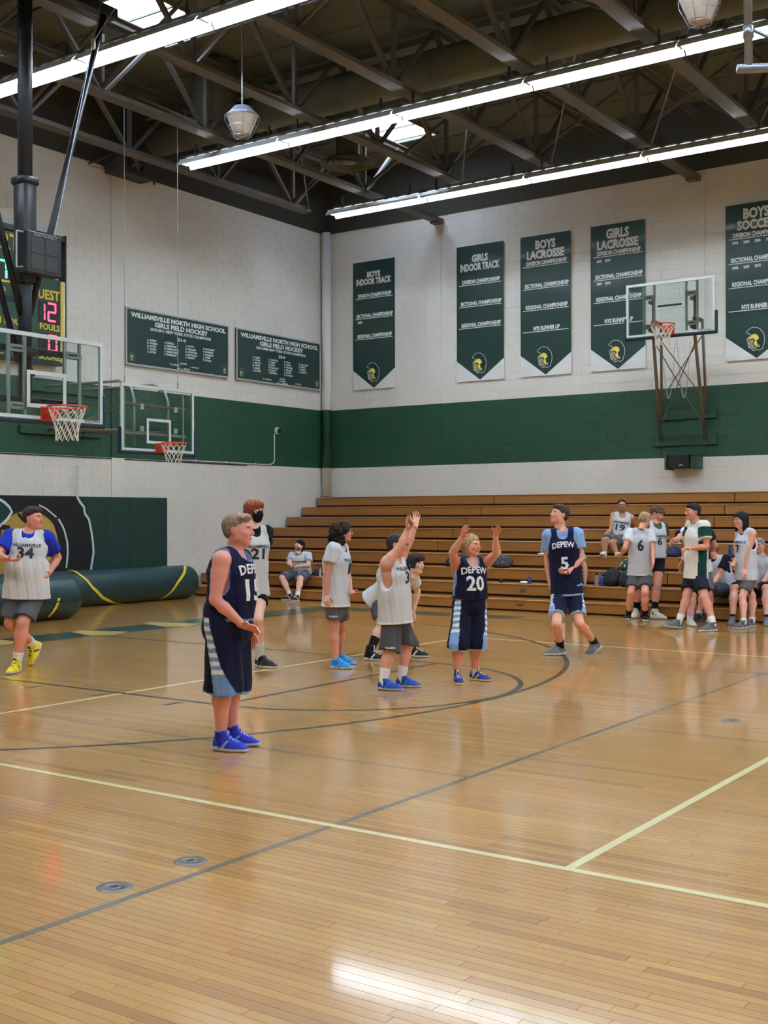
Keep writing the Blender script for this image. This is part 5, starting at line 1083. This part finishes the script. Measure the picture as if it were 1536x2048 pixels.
        if 'text' in bt:
            s_, sd_, fr, w_, h_, c_ = bt['text']; bv = BVHTree.FromPolygons([tuple(x) for x in (V - base)], [tuple(int(y) for y in q) for q in Q]); q0 = j['hp' + sd_] + (hems[0 if sd_ == 'r' else 1][0] - j['hp' + sd_]) * fr - base; tx, fs, asp = text2d(s_, .055); pts = []; ok = []
            for x, y in tx:
                p = q0 + R3 * (x - .5) * w_ + U3 * (y - .5) * h_ - D3 * .5; hit = bv.ray_cast(Vector(p), Vector(D3), 1.0); ok.append(hit[0] is not None); pts.append((hit[0] if ok[-1] else Vector(p)) - DV * .006)
            fc = [q for q in fs if all(ok[i] for i in q)]
            if fc: mb = MB(); mb.add(pts, fc); mb.build('lettering', pm(c_), so)
    for s_ in 'rl':
        ft = feet[s_]; an, kn = j['an' + s_], j['kn' + s_]; tu = R3 * ft['toe'][0] - D3 * ft['toe'][1]
        if socks:
            sh_ = socks.get('h', .09) * k; up_ = nrm(kn - an); f = Field(np.minimum(an, an + up_ * sh_) - .09, np.maximum(an, an + up_ * sh_) + .11, max(.006, fine * .75)); sk_ = an - kn; back = nrm(-fwd - nrm(sk_) * (-fwd @ nrm(sk_))); ca = kn + sk_ * .32 + back * .012 * k; f.cone(ca, an, .058 * k * gl + .007, .036 * k + .008, .01).cone(an, an - U3 * .04, .042 * k, .042 * k, .01).cut(an + up_ * sh_, up_, .004); V, Q = f.mesh(); obj_from(V, Q, 'sock', M_cloth, T, base, L3(socks['col']))
        shoe(T, an, tu, ft.get('col', feet.get('col')), feet.get('sole', (226, 226, 222)), k * 1.09, base, max(.0055, fine * .62), feet.get('hi', 0), feet.get('accent'), math.radians(ft.get('pitch', 0)), feet.get('lace'))
    return T, j, base
# ================================================================ the people
NAVY = (24, 26, 54); LBL = (134, 166, 212); JW = (208, 208, 210); GRS = (86, 86, 92); BLK = (22, 22, 26)
WV = lambda n, f1=.2, f2=.34, w=.30: [('WILLIAMSVILLE', f1, w, .036, (40, 42, 60), 0), (n, f2, .085 * len(n) + .01, .125, (34, 36, 52), 0)]
DP = lambda n: [('DEPEW', .24, .27, .07, (232, 232, 236), .02), (n, .52, .095 * len(n), .155, (232, 232, 236), 0)]
person('player running in white jersey 34 over a royal blue shirt', 'A', H=1.84, g=1.22, gd=1.3, phi=8, hphi=72, dep=13.2, skin=(214, 142, 122), fine=.009,
 J=dict(pel=(238, 960), nk=(262, 480), hd=(300, 345), elr=(-30, 690, -1), wrr=(75, 712, -1), ell=(515, 700, 1), wrl=(445, 840, -1), knr=(95, 1290, -1), knl=(205, 1290, -1), anl=(150, 1655), anr=(300, 1490, .42)),
 sp=dict(style='short', hair=(58, 42, 38), facew=1.16, blush=(206, 96, 88), mouth=1), hands=dict(r=dict(tip=(190, 745, -1), curl=.9, th=(0, 1, 0)), l=dict(tip=(385, 930, -1), curl=.9)),
 top=[dict(name='undershirt', kind='tee', col=(34, 52, 168), sleeve=.66, loose=.016, neck=.0, scoop=.03, hem=.0), dict(kind='tank', col=JW, trim=(236, 236, 240), loose=.036, hem=.13, neck=.115, arm=.2, text=WV('34', .22, .36, .31))],
 bottom=dict(col=(92, 92, 98), f=.86, loose=.03), feet=dict(col=(228, 206, 36), sole=(206, 200, 190), accent=(30, 30, 34), hi=.02, r=dict(toe=(-.45, .8), pitch=58), l=dict(toe=(-.12, 1))), socks=dict(col=(232, 230, 230), h=.12))
person('large player seen side on in navy jersey 15, in front of the masked player', 'B', H=1.76, g=1.16, gd=1.24, phi=72, hphi=80, dep=8.7, skin=(222, 152, 138), fine=.0075,
 J=dict(pel=(272, 945), nk=(312, 462), hd=(352, 296), elr=(185, 800, 0), wrr=(385, 990, -1), ell=(400, 800, 1), wrl=(430, 1030, -1), knr=(245, 1400, 0), knl=(305, 1390, 0), anr=(225, 1812), anl=(300, 1775)),
 sp=dict(style='sweep', hair=(132, 112, 94), brow=(120, 96, 80), facew=1.12, blush=(226, 104, 108), blusha=.6, mouth=1), hands=dict(r=dict(tip=(535, 1035, -1), curl=.45, spread=.25, th=(0, 1, .4), pn=(.1, -.6, .7)), l=dict(tip=(460, 1150, 1), curl=.8)),
 top=[dict(kind='tank', col=NAVY, trim=(120, 146, 190), loose=.026, flare=.96, hem=-.0, neck=.06, arm=.19, hemcol=(110, 136, 170), text=DP('15'))],
 bottom=dict(col=(23, 25, 50), f=1.2, loose=.075, panel=(116, 150, 196), po=-.5, slant=.95, rear=(14, 14, 20), hemcol=(112, 140, 186), flare=1.05, rise=.14), feet=dict(col=(40, 56, 190), sole=(206, 210, 226), accent=(150, 170, 230), hi=.02, r=dict(toe=(1, .32)), l=dict(toe=(1, .12))), socks=dict(col=(40, 50, 150), h=.05))
person('tall red haired player in a black face mask and jersey 21', 'B', H=1.9, g=.96, phi=32, hphi=55, dep=13.55, skin=(228, 178, 158),
 J=dict(pel=(452, 725), nk=(455, 275), hd=(468, 158), elr=(352, 480, 1), wrr=(348, 640, -1), ell=(546, 480, 1), wrl=(552, 655, -1), knr=(330, 1010, -1), knl=(494, 945, -1), anr=(205, 1268), anl=(512, 1232)),
 sp=dict(style='mop', hair=(120, 62, 40), mask=1), hands=dict(l=dict(tip=(562, 745, -1), curl=.6)),
 top=[dict(name='undershirt', kind='tee', col=BLK, sleeve=.52, loose=.018, neck=.0, scoop=.03, hem=.0), dict(kind='tank', col=(199, 199, 199), trim=(226, 226, 226), loose=.03, hem=.07, neck=.08, arm=.17, text=WV('21', .3, .42, .30))],
 bottom=dict(col=(24, 24, 28), f=.42, loose=.03), feet=dict(col=(26, 26, 30), sole=(222, 222, 222), accent=(80, 80, 84), r=dict(toe=(-.3, .9)), l=dict(toe=(.85, .55))), socks=dict(col=(214, 216, 220), h=.17))
person('bearded player in a black cap sitting alone low on the bleachers, hands clasped', 'F', H=1.76, g=1.12, phi=-18, hphi=-42, hpitch=22, dep=24.5, skin=(224, 176, 158), fine=.013, seat=1,
 J=dict(pel=(305, 688, .3), nk=(290, 528, .2), hd=(283, 466, .15), elr=(198, 612, -1), wrr=(222, 634, -1), ell=(362, 628, -1), wrl=(250, 634, -1), knr=(140, 730, -1), knl=(292, 735, -1), anr=(208, 876), anl=(266, 884)),
 sp=dict(style='beanie', hair=(24, 24, 28), brow=(40, 30, 26), beard=.75), hands=dict(r=dict(tip=(252, 628, -1), curl=1), l=dict(tip=(218, 626, -1), curl=1)),
 top=[dict(name='undershirt', kind='tee', col=(196, 204, 218), sleeve=.6, loose=.02, neck=-.01, scoop=.03, collar=(34, 34, 44)), dict(kind='tank', col=(203, 204, 208), trim=(236, 236, 240), loose=.032, hem=.02, neck=.07, arm=.16, text=WV('3', .3, .5, .27)[:1])],
 bottom=dict(col=(96, 98, 112), f=.98, loose=.035), feet=dict(col=(30, 28, 30), sole=(222, 222, 222), accent=(200, 200, 204), r=dict(toe=(-.85, .5)), l=dict(toe=(-.5, .85))), socks=dict(col=(226, 226, 226), h=.1))
person('player with long dark curls standing in profile, bright blue shoes', 'C', H=1.64, g=1.0, phi=76, hphi=82, dep=13.35, skin=(204, 142, 122),
 J=dict(pel=(262, 1045), nk=(282, 462), hd=(335, 325), elr=(172, 770, 0), wrr=(162, 985, 0), ell=(385, 780, 1), wrl=(415, 930, -1), knr=(245, 1310, 0), knl=(320, 1300, 0), anr=(262, 1648), anl=(300, 1602)),
 sp=dict(style='curl', hair=(44, 30, 26), glasses=1), hands=dict(r=dict(tip=(178, 1085, -1), curl=.7), l=dict(tip=(450, 985, -1), curl=.5)),
 top=[dict(name='undershirt', kind='tee', col=(204, 208, 216), sleeve=.5, loose=.03, neck=.0, scoop=.02), dict(kind='tank', col=(203, 206, 214), trim=(60, 60, 70), loose=.045, hem=.05, neck=.05, arm=.1, hemcol=(232, 234, 238), text=WV('1', .25, .4, .28))],
 bottom=dict(col=GRS, f=.62, loose=.045, text=('WILLIAMSVILLE', 'r', .75, .10, .018, (220, 220, 222))), feet=dict(col=(44, 142, 222), sole=(206, 222, 232), accent=(90, 180, 240), r=dict(toe=(1, .28)), l=dict(toe=(1, .2))), socks=None)
person('short player in white jersey and grey shorts with both arms raised', 'C', H=1.6, g=1.08, phi=66, hphi=78, dep=11.8, skin=(216, 156, 134),
 J=dict(pel=(868, 1175), nk=(842, 600), hd=(893, 462), elr=(930, 468, 0), wrr=(1002, 290, 0), ell=(1000, 460, 0), wrl=(1082, 250, 0), knr=(815, 1545, 0), knl=(1000, 1480, 0), anr=(748, 1858), anl=(935, 1828)),
 sp=dict(style='crop', hair=(52, 40, 38), facew=1.08, mouth=1, glasses=1), hands=dict(r=dict(tip=(985, 160, -1), curl=.2, pn=(.9, .2, 0), th=(.1, 0, 1)), l=dict(tip=(1092, 130, 1), curl=.25, spread=.4, pn=(.2, .1, 1), th=(-1, 0, 0))),
 top=[dict(kind='tank', col=(201, 201, 203), trim=(232, 232, 236), loose=.04, hem=.09, neck=.05, arm=.22, hemcol=(236, 236, 240), gw=1.04, text=WV('3', .18, .34, .28))],
 bottom=dict(col=(82, 78, 82), f=1.02, loose=.04, text=('WILLIAMSVILLE', 'r', .86, .10, .018, (220, 220, 222))), feet=dict(col=(30, 72, 164), sole=(182, 188, 192), accent=(70, 110, 190), r=dict(toe=(1, .22)), l=dict(toe=(1, .16))), socks=dict(col=(228, 226, 228), h=.14))
person('dark haired player bent forward with hands near his knees', 'C', H=1.76, g=.95, phi=60, hphi=48, dep=14.2, skin=(228, 186, 164),
 J=dict(pel=(715, 985, .1), nk=(1000, 735, -.05), hd=(1080, 655, -.12), sphi=60, elr=(985, 985, -1), wrr=(930, 1180, -1), ell=(1098, 940, 1), wrl=(1050, 1150, -1), knr=(735, 1270, 0), knl=(1000, 1290, 0), anr=(608, 1562), anl=(1045, 1528)),
 sp=dict(style='mop', hair=(44, 32, 30)), hands=dict(),
 top=[dict(name='undershirt', kind='tee', col=(210, 212, 216), sleeve=.55, loose=.03, neck=.0, scoop=.02, follow=1), dict(kind='tank', col=(203, 204, 208), trim=(234, 234, 236), loose=.045, hem=.12, neck=.05, arm=.14, follow=1, text=WV('8', .25, .4, .28))],
 bottom=dict(col=(84, 86, 98), f=.75, loose=.035), feet=dict(col=(24, 24, 28), sole=(226, 226, 226), accent=(232, 232, 232), hi=.05, r=dict(toe=(1, .2)), l=dict(toe=(1, .3))), socks=dict(col=(28, 28, 30), h=.2))
person('short stocky fair haired player in navy jersey 20 with both arms raised', 'D', H=1.53, g=1.14, gd=1.3, phi=16, hphi=42, dep=12.3, skin=(218, 150, 128),
 J=dict(pel=(318, 905), nk=(325, 575), hd=(336, 448), elr=(182, 508, -1), wrr=(262, 372, -1), ell=(533, 512, -1), wrl=(530, 360, -1), knr=(228, 1260, -1), knl=(372, 1240, -1), anr=(216, 1494), anl=(358, 1476)),
 sp=dict(style='bob', hair=(150, 124, 92), facew=1.14, blush=(216, 100, 96)), hands=dict(r=dict(tip=(290, 285, -1), curl=.45, pn=(.6, .2, -.5), th=(1, 0, 0)), l=dict(tip=(572, 280, -1), curl=.35, spread=.1, pn=(-.2, .2, 1), th=(-1, .2, 0))),
 top=[dict(kind='tank', col=NAVY, trim=(136, 166, 208), loose=.03, hem=-.045, neck=.085, arm=.2, gw=.98, panel=(120, 150, 196), pw=.03, text=DP('20'))],
 bottom=dict(col=(20, 22, 42), f=1.13, loose=.05, panel=(128, 160, 210), po=.55, hemcol=(180, 192, 214), waist=(126, 168, 214), rise=.09), feet=dict(col=(44, 56, 160), sole=(226, 216, 120), accent=(226, 206, 70), hi=.03, lace=(226, 206, 70), r=dict(toe=(.12, 1)), l=dict(toe=(.9, .45))), socks=dict(col=(210, 212, 216), h=.06))
person('tall slim player in navy jersey 5 over a light blue shirt, looking upward', 'D', H=1.86, g=.92, phi=-8, hphi=-66, hpitch=12, dep=14.7, skin=(216, 156, 132),
 J=dict(pel=(1104, 825), nk=(1068, 330), hd=(1046, 200), elr=(946, 560, 1), wrr=(966, 740, -1), ell=(1216, 560, -1), wrl=(1108, 668, -1), knr=(1018, 1085, -1), knl=(1205, 1080, -1), anr=(1052, 1268), anl=(1330, 1236, .05)),
 sp=dict(style='short', hair=(62, 48, 44)), hands=dict(l=dict(tip=(1030, 672, -1), curl=1.1, th=(0, 1, 0)), r=dict(curl=.6)),
 top=[dict(name='undershirt', kind='tee', col=LBL, sleeve=.56, loose=.024, neck=-.01, scoop=.03), dict(kind='tank', col=NAVY, trim=(34, 38, 70), loose=.036, hem=.04, neck=.075, arm=.17, hemcol=(170, 186, 216), panel=(96, 120, 160), pw=.022, text=DP('5'))],
 bottom=dict(col=(23, 25, 50), f=.74, loose=.035, panel=(128, 160, 210), po=.2, hemcol=(170, 186, 216)), feet=dict(col=(104, 108, 114), sole=(206, 206, 210), accent=(130, 134, 140), r=dict(toe=(-.95, .25)), l=dict(toe=(-.85, .5), pitch=28)), socks=dict(col=(26, 26, 32), h=.1))
person('person in a grey shirt sitting mostly hidden behind player 5', 'D', H=1.78, g=1.05, phi=0, hphi=0, dep=21.6, skin=(214, 160, 140), fine=.013, seat=1,
 J=dict(pel=(1120, 712, .1), nk=(1130, 482), hd=(1105, 402), elr=(1050, 620, -1), wrr=(1060, 740, -1), ell=(1255, 640, 1), wrl=(1252, 755, -1), knr=(1060, 770, -1), knl=(1180, 770, -1), anr=(1075, 968), anl=(1170, 968)),
 sp=dict(style='short', hair=(60, 46, 40)), hands=dict(l=dict(tip=(1245, 838, -1))), top=[dict(kind='tee', name='shirt', col=(160, 164, 160), sleeve=.5, loose=.03, neck=.0, scoop=.03)],
 bottom=dict(col=(60, 62, 72), f=.9, loose=.03), feet=dict(col=(26, 26, 28), sole=(60, 60, 62), r=dict(toe=(-.3, 1)), l=dict(toe=(.3, 1))), socks=dict(col=(200, 200, 200), h=.08))
person('player 19 with glasses sitting high on the bleachers, feet crossed', 'E', H=1.8, g=.98, phi=-14, hphi=-8, dep=22.9, skin=(178, 128, 98), fine=.013, seat=1,
 J=dict(pel=(252, 405, .0), nk=(282, 208), hd=(276, 136, -.05), elr=(182, 340, -1), wrr=(110, 415, -1), ell=(382, 330, 1), wrl=(330, 400, -1), knr=(125, 435, -1), knl=(188, 455, -1), anr=(125, 552, -.75), anl=(232, 560, -.75)),
 sp=dict(style='crop', hair=(26, 22, 24), glasses=1, beard=.35, lips=(140, 84, 76)), hands=dict(r=dict(tip=(88, 470, -1), curl=.6)),
 top=[dict(kind='tank', col=(203, 204, 208), trim=(232, 232, 236), loose=.032, hem=-.02, neck=.08, arm=.18, text=WV('19', .38, .6, .27))],
 bottom=dict(col=(88, 90, 98), f=.8, loose=.035), feet=dict(col=(204, 204, 198), sole=(214, 214, 208), accent=(36, 36, 40), r=dict(toe=(-.4, .9), pitch=-25), l=dict(toe=(.1, 1), pitch=-30)), socks=None)
person('blond player seen from behind with number 6 on his back', 'E', H=1.72, g=1.0, phi=172, hphi=128, hpitch=-22, dep=19.15, skin=(222, 156, 134), fine=.011,
 J=dict(pel=(428, 712), nk=(432, 348), hd=(472, 262), elr=(546, 520, -1), wrr=(542, 632, -1), ell=(300, 500, -1), wrl=(272, 552, 1), knr=(472, 885, -1), knl=(350, 885, -1), anr=(472, 1086), anl=(330, 1076)),
 sp=dict(style='blond', hair=(166, 134, 102)), hands=dict(r=dict(tip=(540, 690, -1)), l=dict(tip=(240, 575, 1))),
 top=[dict(name='undershirt', kind='tee', col=(226, 228, 234), sleeve=.56, loose=.024, neck=-.03, scoop=.0), dict(kind='tank', col=(191, 193, 199), trim=(214, 216, 222), loose=.036, hem=.05, neck=-.03, scoop=.0, arm=.1, hemcol=(226, 226, 230), text=[('6', .35, .10, .19, (34, 36, 62), 0)], back=1)],
 bottom=dict(col=(84, 84, 90), f=.72, loose=.035), feet=dict(col=(44, 46, 48), sole=(222, 222, 222), accent=(90, 92, 94), r=dict(toe=(.35, -.9)), l=dict(toe=(-.1, -1))), socks=dict(col=(28, 28, 32), h=.12))
person('tall player with a curly brown mullet and camouflage sleeves looking down', 'E', H=1.87, g=1.02, phi=22, hphi=52, hpitch=-22, dep=19.8, skin=(216, 150, 130), fine=.012,
 J=dict(pel=(548, 590), nk=(558, 292), hd=(578, 206), elr=(480, 430, 1), wrr=(460, 540, -1), ell=(638, 440, 1), wrl=(642, 560, -1), knr=(412, 850, -1), knl=(580, 830, -1), anr=(402, 1052), anl=(552, 1060)),
 sp=dict(style='curltop', hair=(104, 78, 62)), hands=dict(l=dict(tip=(640, 620, -1))),
 top=[dict(name='undershirt', kind='tee', col=(82, 84, 64), sleeve=.5, loose=.02, neck=-.01, scoop=.02), dict(kind='tank', col=(208, 210, 216), trim=(60, 60, 66), loose=.032, hem=.0, neck=.06, arm=.14, hemcol=(110, 112, 118), text=WV('6', .35, .5, .3))],
 bottom=dict(col=(24, 24, 28), f=.5, loose=.02), feet=dict(col=(224, 222, 214), sole=(214, 212, 204), accent=(200, 198, 190), hi=.03, r=dict(toe=(-.6, .7)), l=dict(toe=(.7, .6))), socks=dict(col=(26, 26, 30), h=.17))
person('coach striding in a white and dark green polo and navy shorts', 'E', H=1.88, g=1.06, gd=1.12, phi=-72, hphi=-78, dep=17.95, skin=(204, 140, 116), fine=.011,
 J=dict(pel=(912, 728), nk=(930, 282), hd=(886, 190), elr=(838, 480, 1), wrr=(795, 620, -1), ell=(1005, 490, -1), wrl=(850, 505, -1), knr=(836, 905, 0), knl=(985, 925, 0), anr=(762, 1140), anl=(1060, 1162)),
 sp=dict(style='short', hair=(40, 32, 32), facew=1.04, blush=(200, 100, 84)), hands=dict(l=dict(tip=(785, 505, -1), curl=.8, th=(0, 1, 0)), r=dict(tip=(775, 715, 1))),
 top=[dict(kind='tee', name='polo_shirt', col=(226, 224, 220), sleeve=.62, loose=.03, gw=.95, flare=.98, neck=.0, scoop=.03, hem=.06, sleevecol=(26, 66, 58), cuff=(228, 228, 226), panel=(26, 66, 58), pw=.075, collar=(32, 34, 50), cw=.018)],
 bottom=dict(col=(34, 36, 54), f=.72, loose=.035), feet=dict(col=(92, 94, 100), sole=(206, 206, 210), accent=(110, 112, 118), r=dict(toe=(-1, .25), pitch=-10), l=dict(toe=(-1, .2))), socks=dict(col=(230, 230, 232), h=.12))
person('player pointing from behind the coach, white shirt with navy shoulders', 'E', H=1.8, g=1.1, phi=-35, hphi=-60, dep=18.9, skin=(216, 150, 132), fine=.012,
 J=dict(pel=(935, 690), nk=(900, 335), hd=(878, 262), elr=(758, 425, -1), wrr=(712, 440, -1), ell=(1078, 480, 1), wrl=(1010, 560, 1), knr=(880, 900, -1), knl=(1020, 900, -1), anr=(858, 1118), anl=(1030, 1092)),
 sp=dict(style='short', hair=(150, 96, 66)), hands=dict(r=dict(tip=(672, 468, -1), curl=.5)), top=[dict(kind='tee', col=(226, 226, 232), sleeve=.55, loose=.032, neck=.03, scoop=.04, hem=.04, yoke=(34, 38, 66), yk=.17)],
 bottom=dict(col=(96, 100, 110), f=.9, loose=.035), feet=dict(col=(212, 212, 206), sole=(200, 200, 196), accent=(180, 180, 176), hi=.02, r=dict(toe=(.1, 1)), l=dict(toe=(-.3, 1))), socks=dict(col=(216, 156, 176), h=.14))
person('seated player behind the coach leaning forward with black sleeves under a pale jersey', 'E', H=1.76, g=1.15, phi=-50, hphi=-70, hpitch=-10, dep=19.5, skin=(216, 150, 132), fine=.012, seat=1,
 J=dict(pel=(1150, 828), nk=(1088, 590), hd=(1048, 520), elr=(1060, 720, 1), wrr=(1020, 800, -1), ell=(1110, 740, -1), wrl=(1050, 820, -1), knr=(985, 865, -1), knl=(1030, 870, -1), anr=(932, 1082), anl=(1000, 1080)),
 sp=dict(style='crop', hair=(90, 60, 46)), hands=dict(), top=[dict(name='undershirt', kind='tee', col=(28, 28, 40), sleeve=.6, loose=.012, neck=-.01, scoop=.02), dict(kind='tank', col=(193, 199, 210), trim=(234, 234, 238), loose=.035, hem=.02, neck=.04, arm=.16)],
 bottom=dict(col=(62, 66, 84), f=.9, loose=.03), feet=dict(col=(44, 34, 36), sole=(120, 116, 116), r=dict(toe=(-.7, .7)), l=dict(toe=(-.7, .7))), socks=dict(col=(200, 200, 204), h=.08))
person('player with long black hair and glasses standing in profile in a white jersey', 'E', H=1.73, g=.96, phi=-68, hphi=-64, dep=18.1, skin=(222, 164, 148), fine=.011,
 J=dict(pel=(1345, 742), nk=(1342, 350), hd=(1298, 262), elr=(1290, 550, 1), wrr=(1238, 635, -1), ell=(1358, 560, 0), wrl=(1334, 690, 0), knl=(1312, 920, 0), knr=(1396, 915, 0), anl=(1322, 1146), anr=(1396, 1134)),
 sp=dict(style='long', hair=(28, 24, 30), glasses=1), hands=dict(l=dict(tip=(1336, 765, -1)), r=dict(tip=(1212, 668, -1))),
 top=[dict(name='undershirt', kind='tank', col=(24, 24, 28), loose=.018, neck=.03, arm=.12, hem=.0), dict(kind='tank', col=(203, 206, 218), trim=(236, 238, 242), loose=.038, hem=.06, neck=.05, arm=.19, text=WV('7', .25, .4, .27))],
 bottom=dict(col=(96, 98, 104), f=.7, loose=.035), feet=dict(col=(84, 84, 92), sole=(210, 210, 212), accent=(130, 130, 136), r=dict(toe=(-1, .1)), l=dict(toe=(-1, .22))), socks=dict(col=(226, 226, 228), h=.07))
pT, pj, pb = person('grey haired man in a grey polo and black shorts seated behind the long haired player', 'E', H=1.8, g=1.12, phi=-10, hphi=-38, dep=19.3, skin=(206, 148, 128), fine=.012, seat=1,
 J=dict(pel=(1440, 822), nk=(1482, 572), hd=(1458, 482), elr=(1395, 720, -1), wrr=(1418, 815, -1), ell=(1548, 720, -1), wrl=(1482, 815, -1), knr=(1240, 850, -1), knl=(1520, 850, -1), anr=(1228, 1108), anl=(1522, 1112)),
 sp=dict(style='short', hair=(128, 124, 124), facew=1.05), hands=dict(l=dict(tip=(1425, 862, -1), curl=.8), r=dict(tip=(1450, 862, -1), curl=.8)),
 top=[dict(kind='tee', name='polo_shirt', col=(158, 162, 170), sleeve=.6, loose=.032, neck=.0, scoop=.03, hem=.0, collar=(96, 100, 112), cw=.02)],
 bottom=dict(col=(30, 30, 36), f=.84, loose=.03), feet=dict(col=(112, 112, 116), sole=(150, 150, 152), accent=(60, 60, 64), r=dict(toe=(-.5, .9)), l=dict(toe=(-.3, .95))), socks=dict(col=(30, 30, 34), h=.06))
a = pj['wrl']; d_ = nrm(pj['wrl'] - pj['ell']); MB().tube([Vector(a - d_ * .035 - pb), Vector(a - d_ * .012 - pb)], .034, 14).build('wrist_watch', M_black, pT)
# ================================================================ small things left on the bleachers
def seat_pos(u, v, k, back=.16):
    y = by(k) + back; p = onY(u, v, y); return (p.x, y, bz(k))
def bottle(lab, u, v, k, h, r, body, cap, clear=False):
    x, y, z = seat_pos(u, v, k); t = thing('drink_bottle', lab, 'bottle', (x, y, z), group='bottles on the bleachers')
    mb = mat('bottle_%d_%d_%d' % body, body, .15 if clear else .3, coat=.5, noise=.03, alpha=.6 if clear else 1.0)
    MB().lathe([(0, 0), (r, 0), (r * 1.02, .01), (r * .98, h * .3), (r, h * .62), (r * .9, h * .74), (r * .62, h * .80), (r * .6, h * .84), (0, h * .84)], 18).build('bottle_body', mb, t, smooth=True)
    MB().lathe([(0, h), (r * .5, h), (r * .68, h * .97), (r * .7, h * .82), (0, h * .82)], 16).build('cap', mat('cap_%d_%d_%d' % cap, cap, .4, noise=.02), t, smooth=True)
bottle('dark bottle with a blue cap beside the capped seated player', 632, 1150, 1, .19, .042, (44, 48, 84), (70, 74, 190))
bottle('slim pale bottle next to the blue capped bottle', 640, 1150, 1, .17, .026, (176, 172, 150), (150, 140, 110))
bottle('small black flask left of the white towel', 1002, 1166, 1, .08, .036, (30, 30, 34), (70, 66, 64))
bottle('short blue tumbler right of the white towel', 1059, 1168, 1, .12, .042, (44, 60, 132), (36, 48, 110))
bottle('clear bottle with a black lid behind the left sleeve of player 5', 1083, 1110, 3, .2, .033, (180, 170, 150), (26, 26, 30), True)
bottle('clear bottle with a black lid beside the bright blue bottle', 1193, 1176, 1, .24, .04, (176, 174, 170), (28, 26, 30), True)
bottle('bright blue bottle between the clear bottle and the black backpack', 1205, 1176, 1, .225, .042, (48, 64, 170), (40, 54, 150))
bottle('navy blue bottle standing alone behind the long haired player', 1460, 1120, 3, .235, .036, (40, 52, 140), (30, 36, 90))
bottle('small yellow cup at the hand of the player with raised arms', 999, 1111, 3, .1, .03, (222, 206, 60), (210, 190, 50))
def bag(lab, u, v, k, w_, h_, col, dp=.24, strap=None, seed=0):
    x, y, z = seat_pos(u, v, k, .2); t = thing('sports_bag', lab, 'bag', (x, y, z), group='bags on the bleachers'); f = Field((-w_ / 2 - .05, -dp / 2 - .06, -.02), (w_ / 2 + .05, dp / 2 + .05, h_ + .06), .011)
    R2 = random.Random(seed)
    f.ell((0, 0, h_ * .42), (w_ * .48, dp * .48, h_ * .50), .05).ell((w_ * .1, .02, h_ * .62), (w_ * .34, dp * .38, h_ * .42), .06).ell((-w_ * .18, -dp * .3, h_ * .3), (w_ * .26, dp * .28, h_ * .28), .03).ell((w_ * .2, -dp * .28, h_ * .28), (w_ * .2, dp * .26, h_ * .24), .03)
    f.ripple(.005, 34, seed + .5, .8).cut((0, 0, .0), (0, 0, -1), .003)
    V, Q = f.mesh(); m_ = mat('bag_%d_%d_%d' % col, col, .8, noise=.12, scale=14)
    me = quads_mesh('bag_body', V, Q); me.polygons.foreach_set('use_smooth', np.ones(len(Q), bool)); link('bag_body', me, m_, t)
    sc2 = strap or tuple(min(255, int(c * 1.6) + 14) for c in col); ms = mat('strap_%d_%d_%d' % sc2, sc2, .7)
    MB().tube([(-w_ * .1, 0, h_ * .9), (-w_ * .05, -.01, h_ * 1.03), (w_ * .12, -.01, h_ * 1.05), (w_ * .18, 0, h_ * .95)], .008, 6).build('carry_handle', ms, t)
    MB().tube([(-w_ * .3, -dp * .40, h_ * .1), (-w_ * .26, -dp * .52, h_ * .45), (-w_ * .1, -dp * .36, h_ * .85)], .009, 6).tube([(w_ * .1, -dp * .46, h_ * .1), (w_ * .16, -dp * .5, h_ * .45), (w_ * .16, -dp * .3, h_ * .85)], .009, 6).build('strap', ms, t)
    return t
bag('charcoal backpack lying on the bleachers between players 20 and 5', 1004, 1138, 2, .46, .23, (62, 60, 66), seed=1)
bag('small black bag at the back of player 20', 901, 1138, 2, .2, .17, (28, 28, 34), seed=2)
bag('bulky black backpack beside the bright blue bottle', 1224, 1176, 1, .32, .32, (28, 28, 34), seed=3)
bag('navy sports bag behind the legs of player 6', 1252, 1176, 1, .24, .29, (30, 34, 56), seed=4)
bag('dark green bag with a white strap at the hip of player 6', 1251, 1146, 2, .2, .2, (26, 62, 48), strap=(220, 222, 220), seed=5)
bag('navy backpack between the mullet player and the coach', 1345, 1118, 3, .3, .19, (30, 34, 70), seed=6)
def towel(lab, u, v, k, w_, h_):
    x, y, z = seat_pos(u, v, k, .1); t = thing('towel', lab, 'towel', (x, y, z), group='white cloths on the bleachers'); f = Field((-w_ / 2 - .02, -.1, -.01), (w_ / 2 + .02, .1, h_ + .03), .008)
    f.ell((0, 0, h_ * .3), (w_ * .46, .07, h_ * .5), .02).ell((-w_ * .2, .01, h_ * .5), (w_ * .22, .05, h_ * .4), .02).ell((w_ * .22, -.01, h_ * .4), (w_ * .2, .05, h_ * .42), .02).ripple(.006, 60, u, 1).cut((0, 0, 0), (0, 0, -1)); V, Q = f.mesh()
    me = quads_mesh('cloth', V, Q); me.polygons.foreach_set('use_smooth', np.ones(len(Q), bool)); link('cloth', me, mat('towel_white', (226, 222, 214), .9), t)
towel('crumpled white towel beside the short blue tumbler', 1047, 1168, 1, .16, .05)
towel('folded white cloth on the bleacher behind player 5', 1088, 1111, 3, .24, .035)
towel('white cloth on the bleacher right of the pointing hand', 1353, 1092, 4, .14, .05)
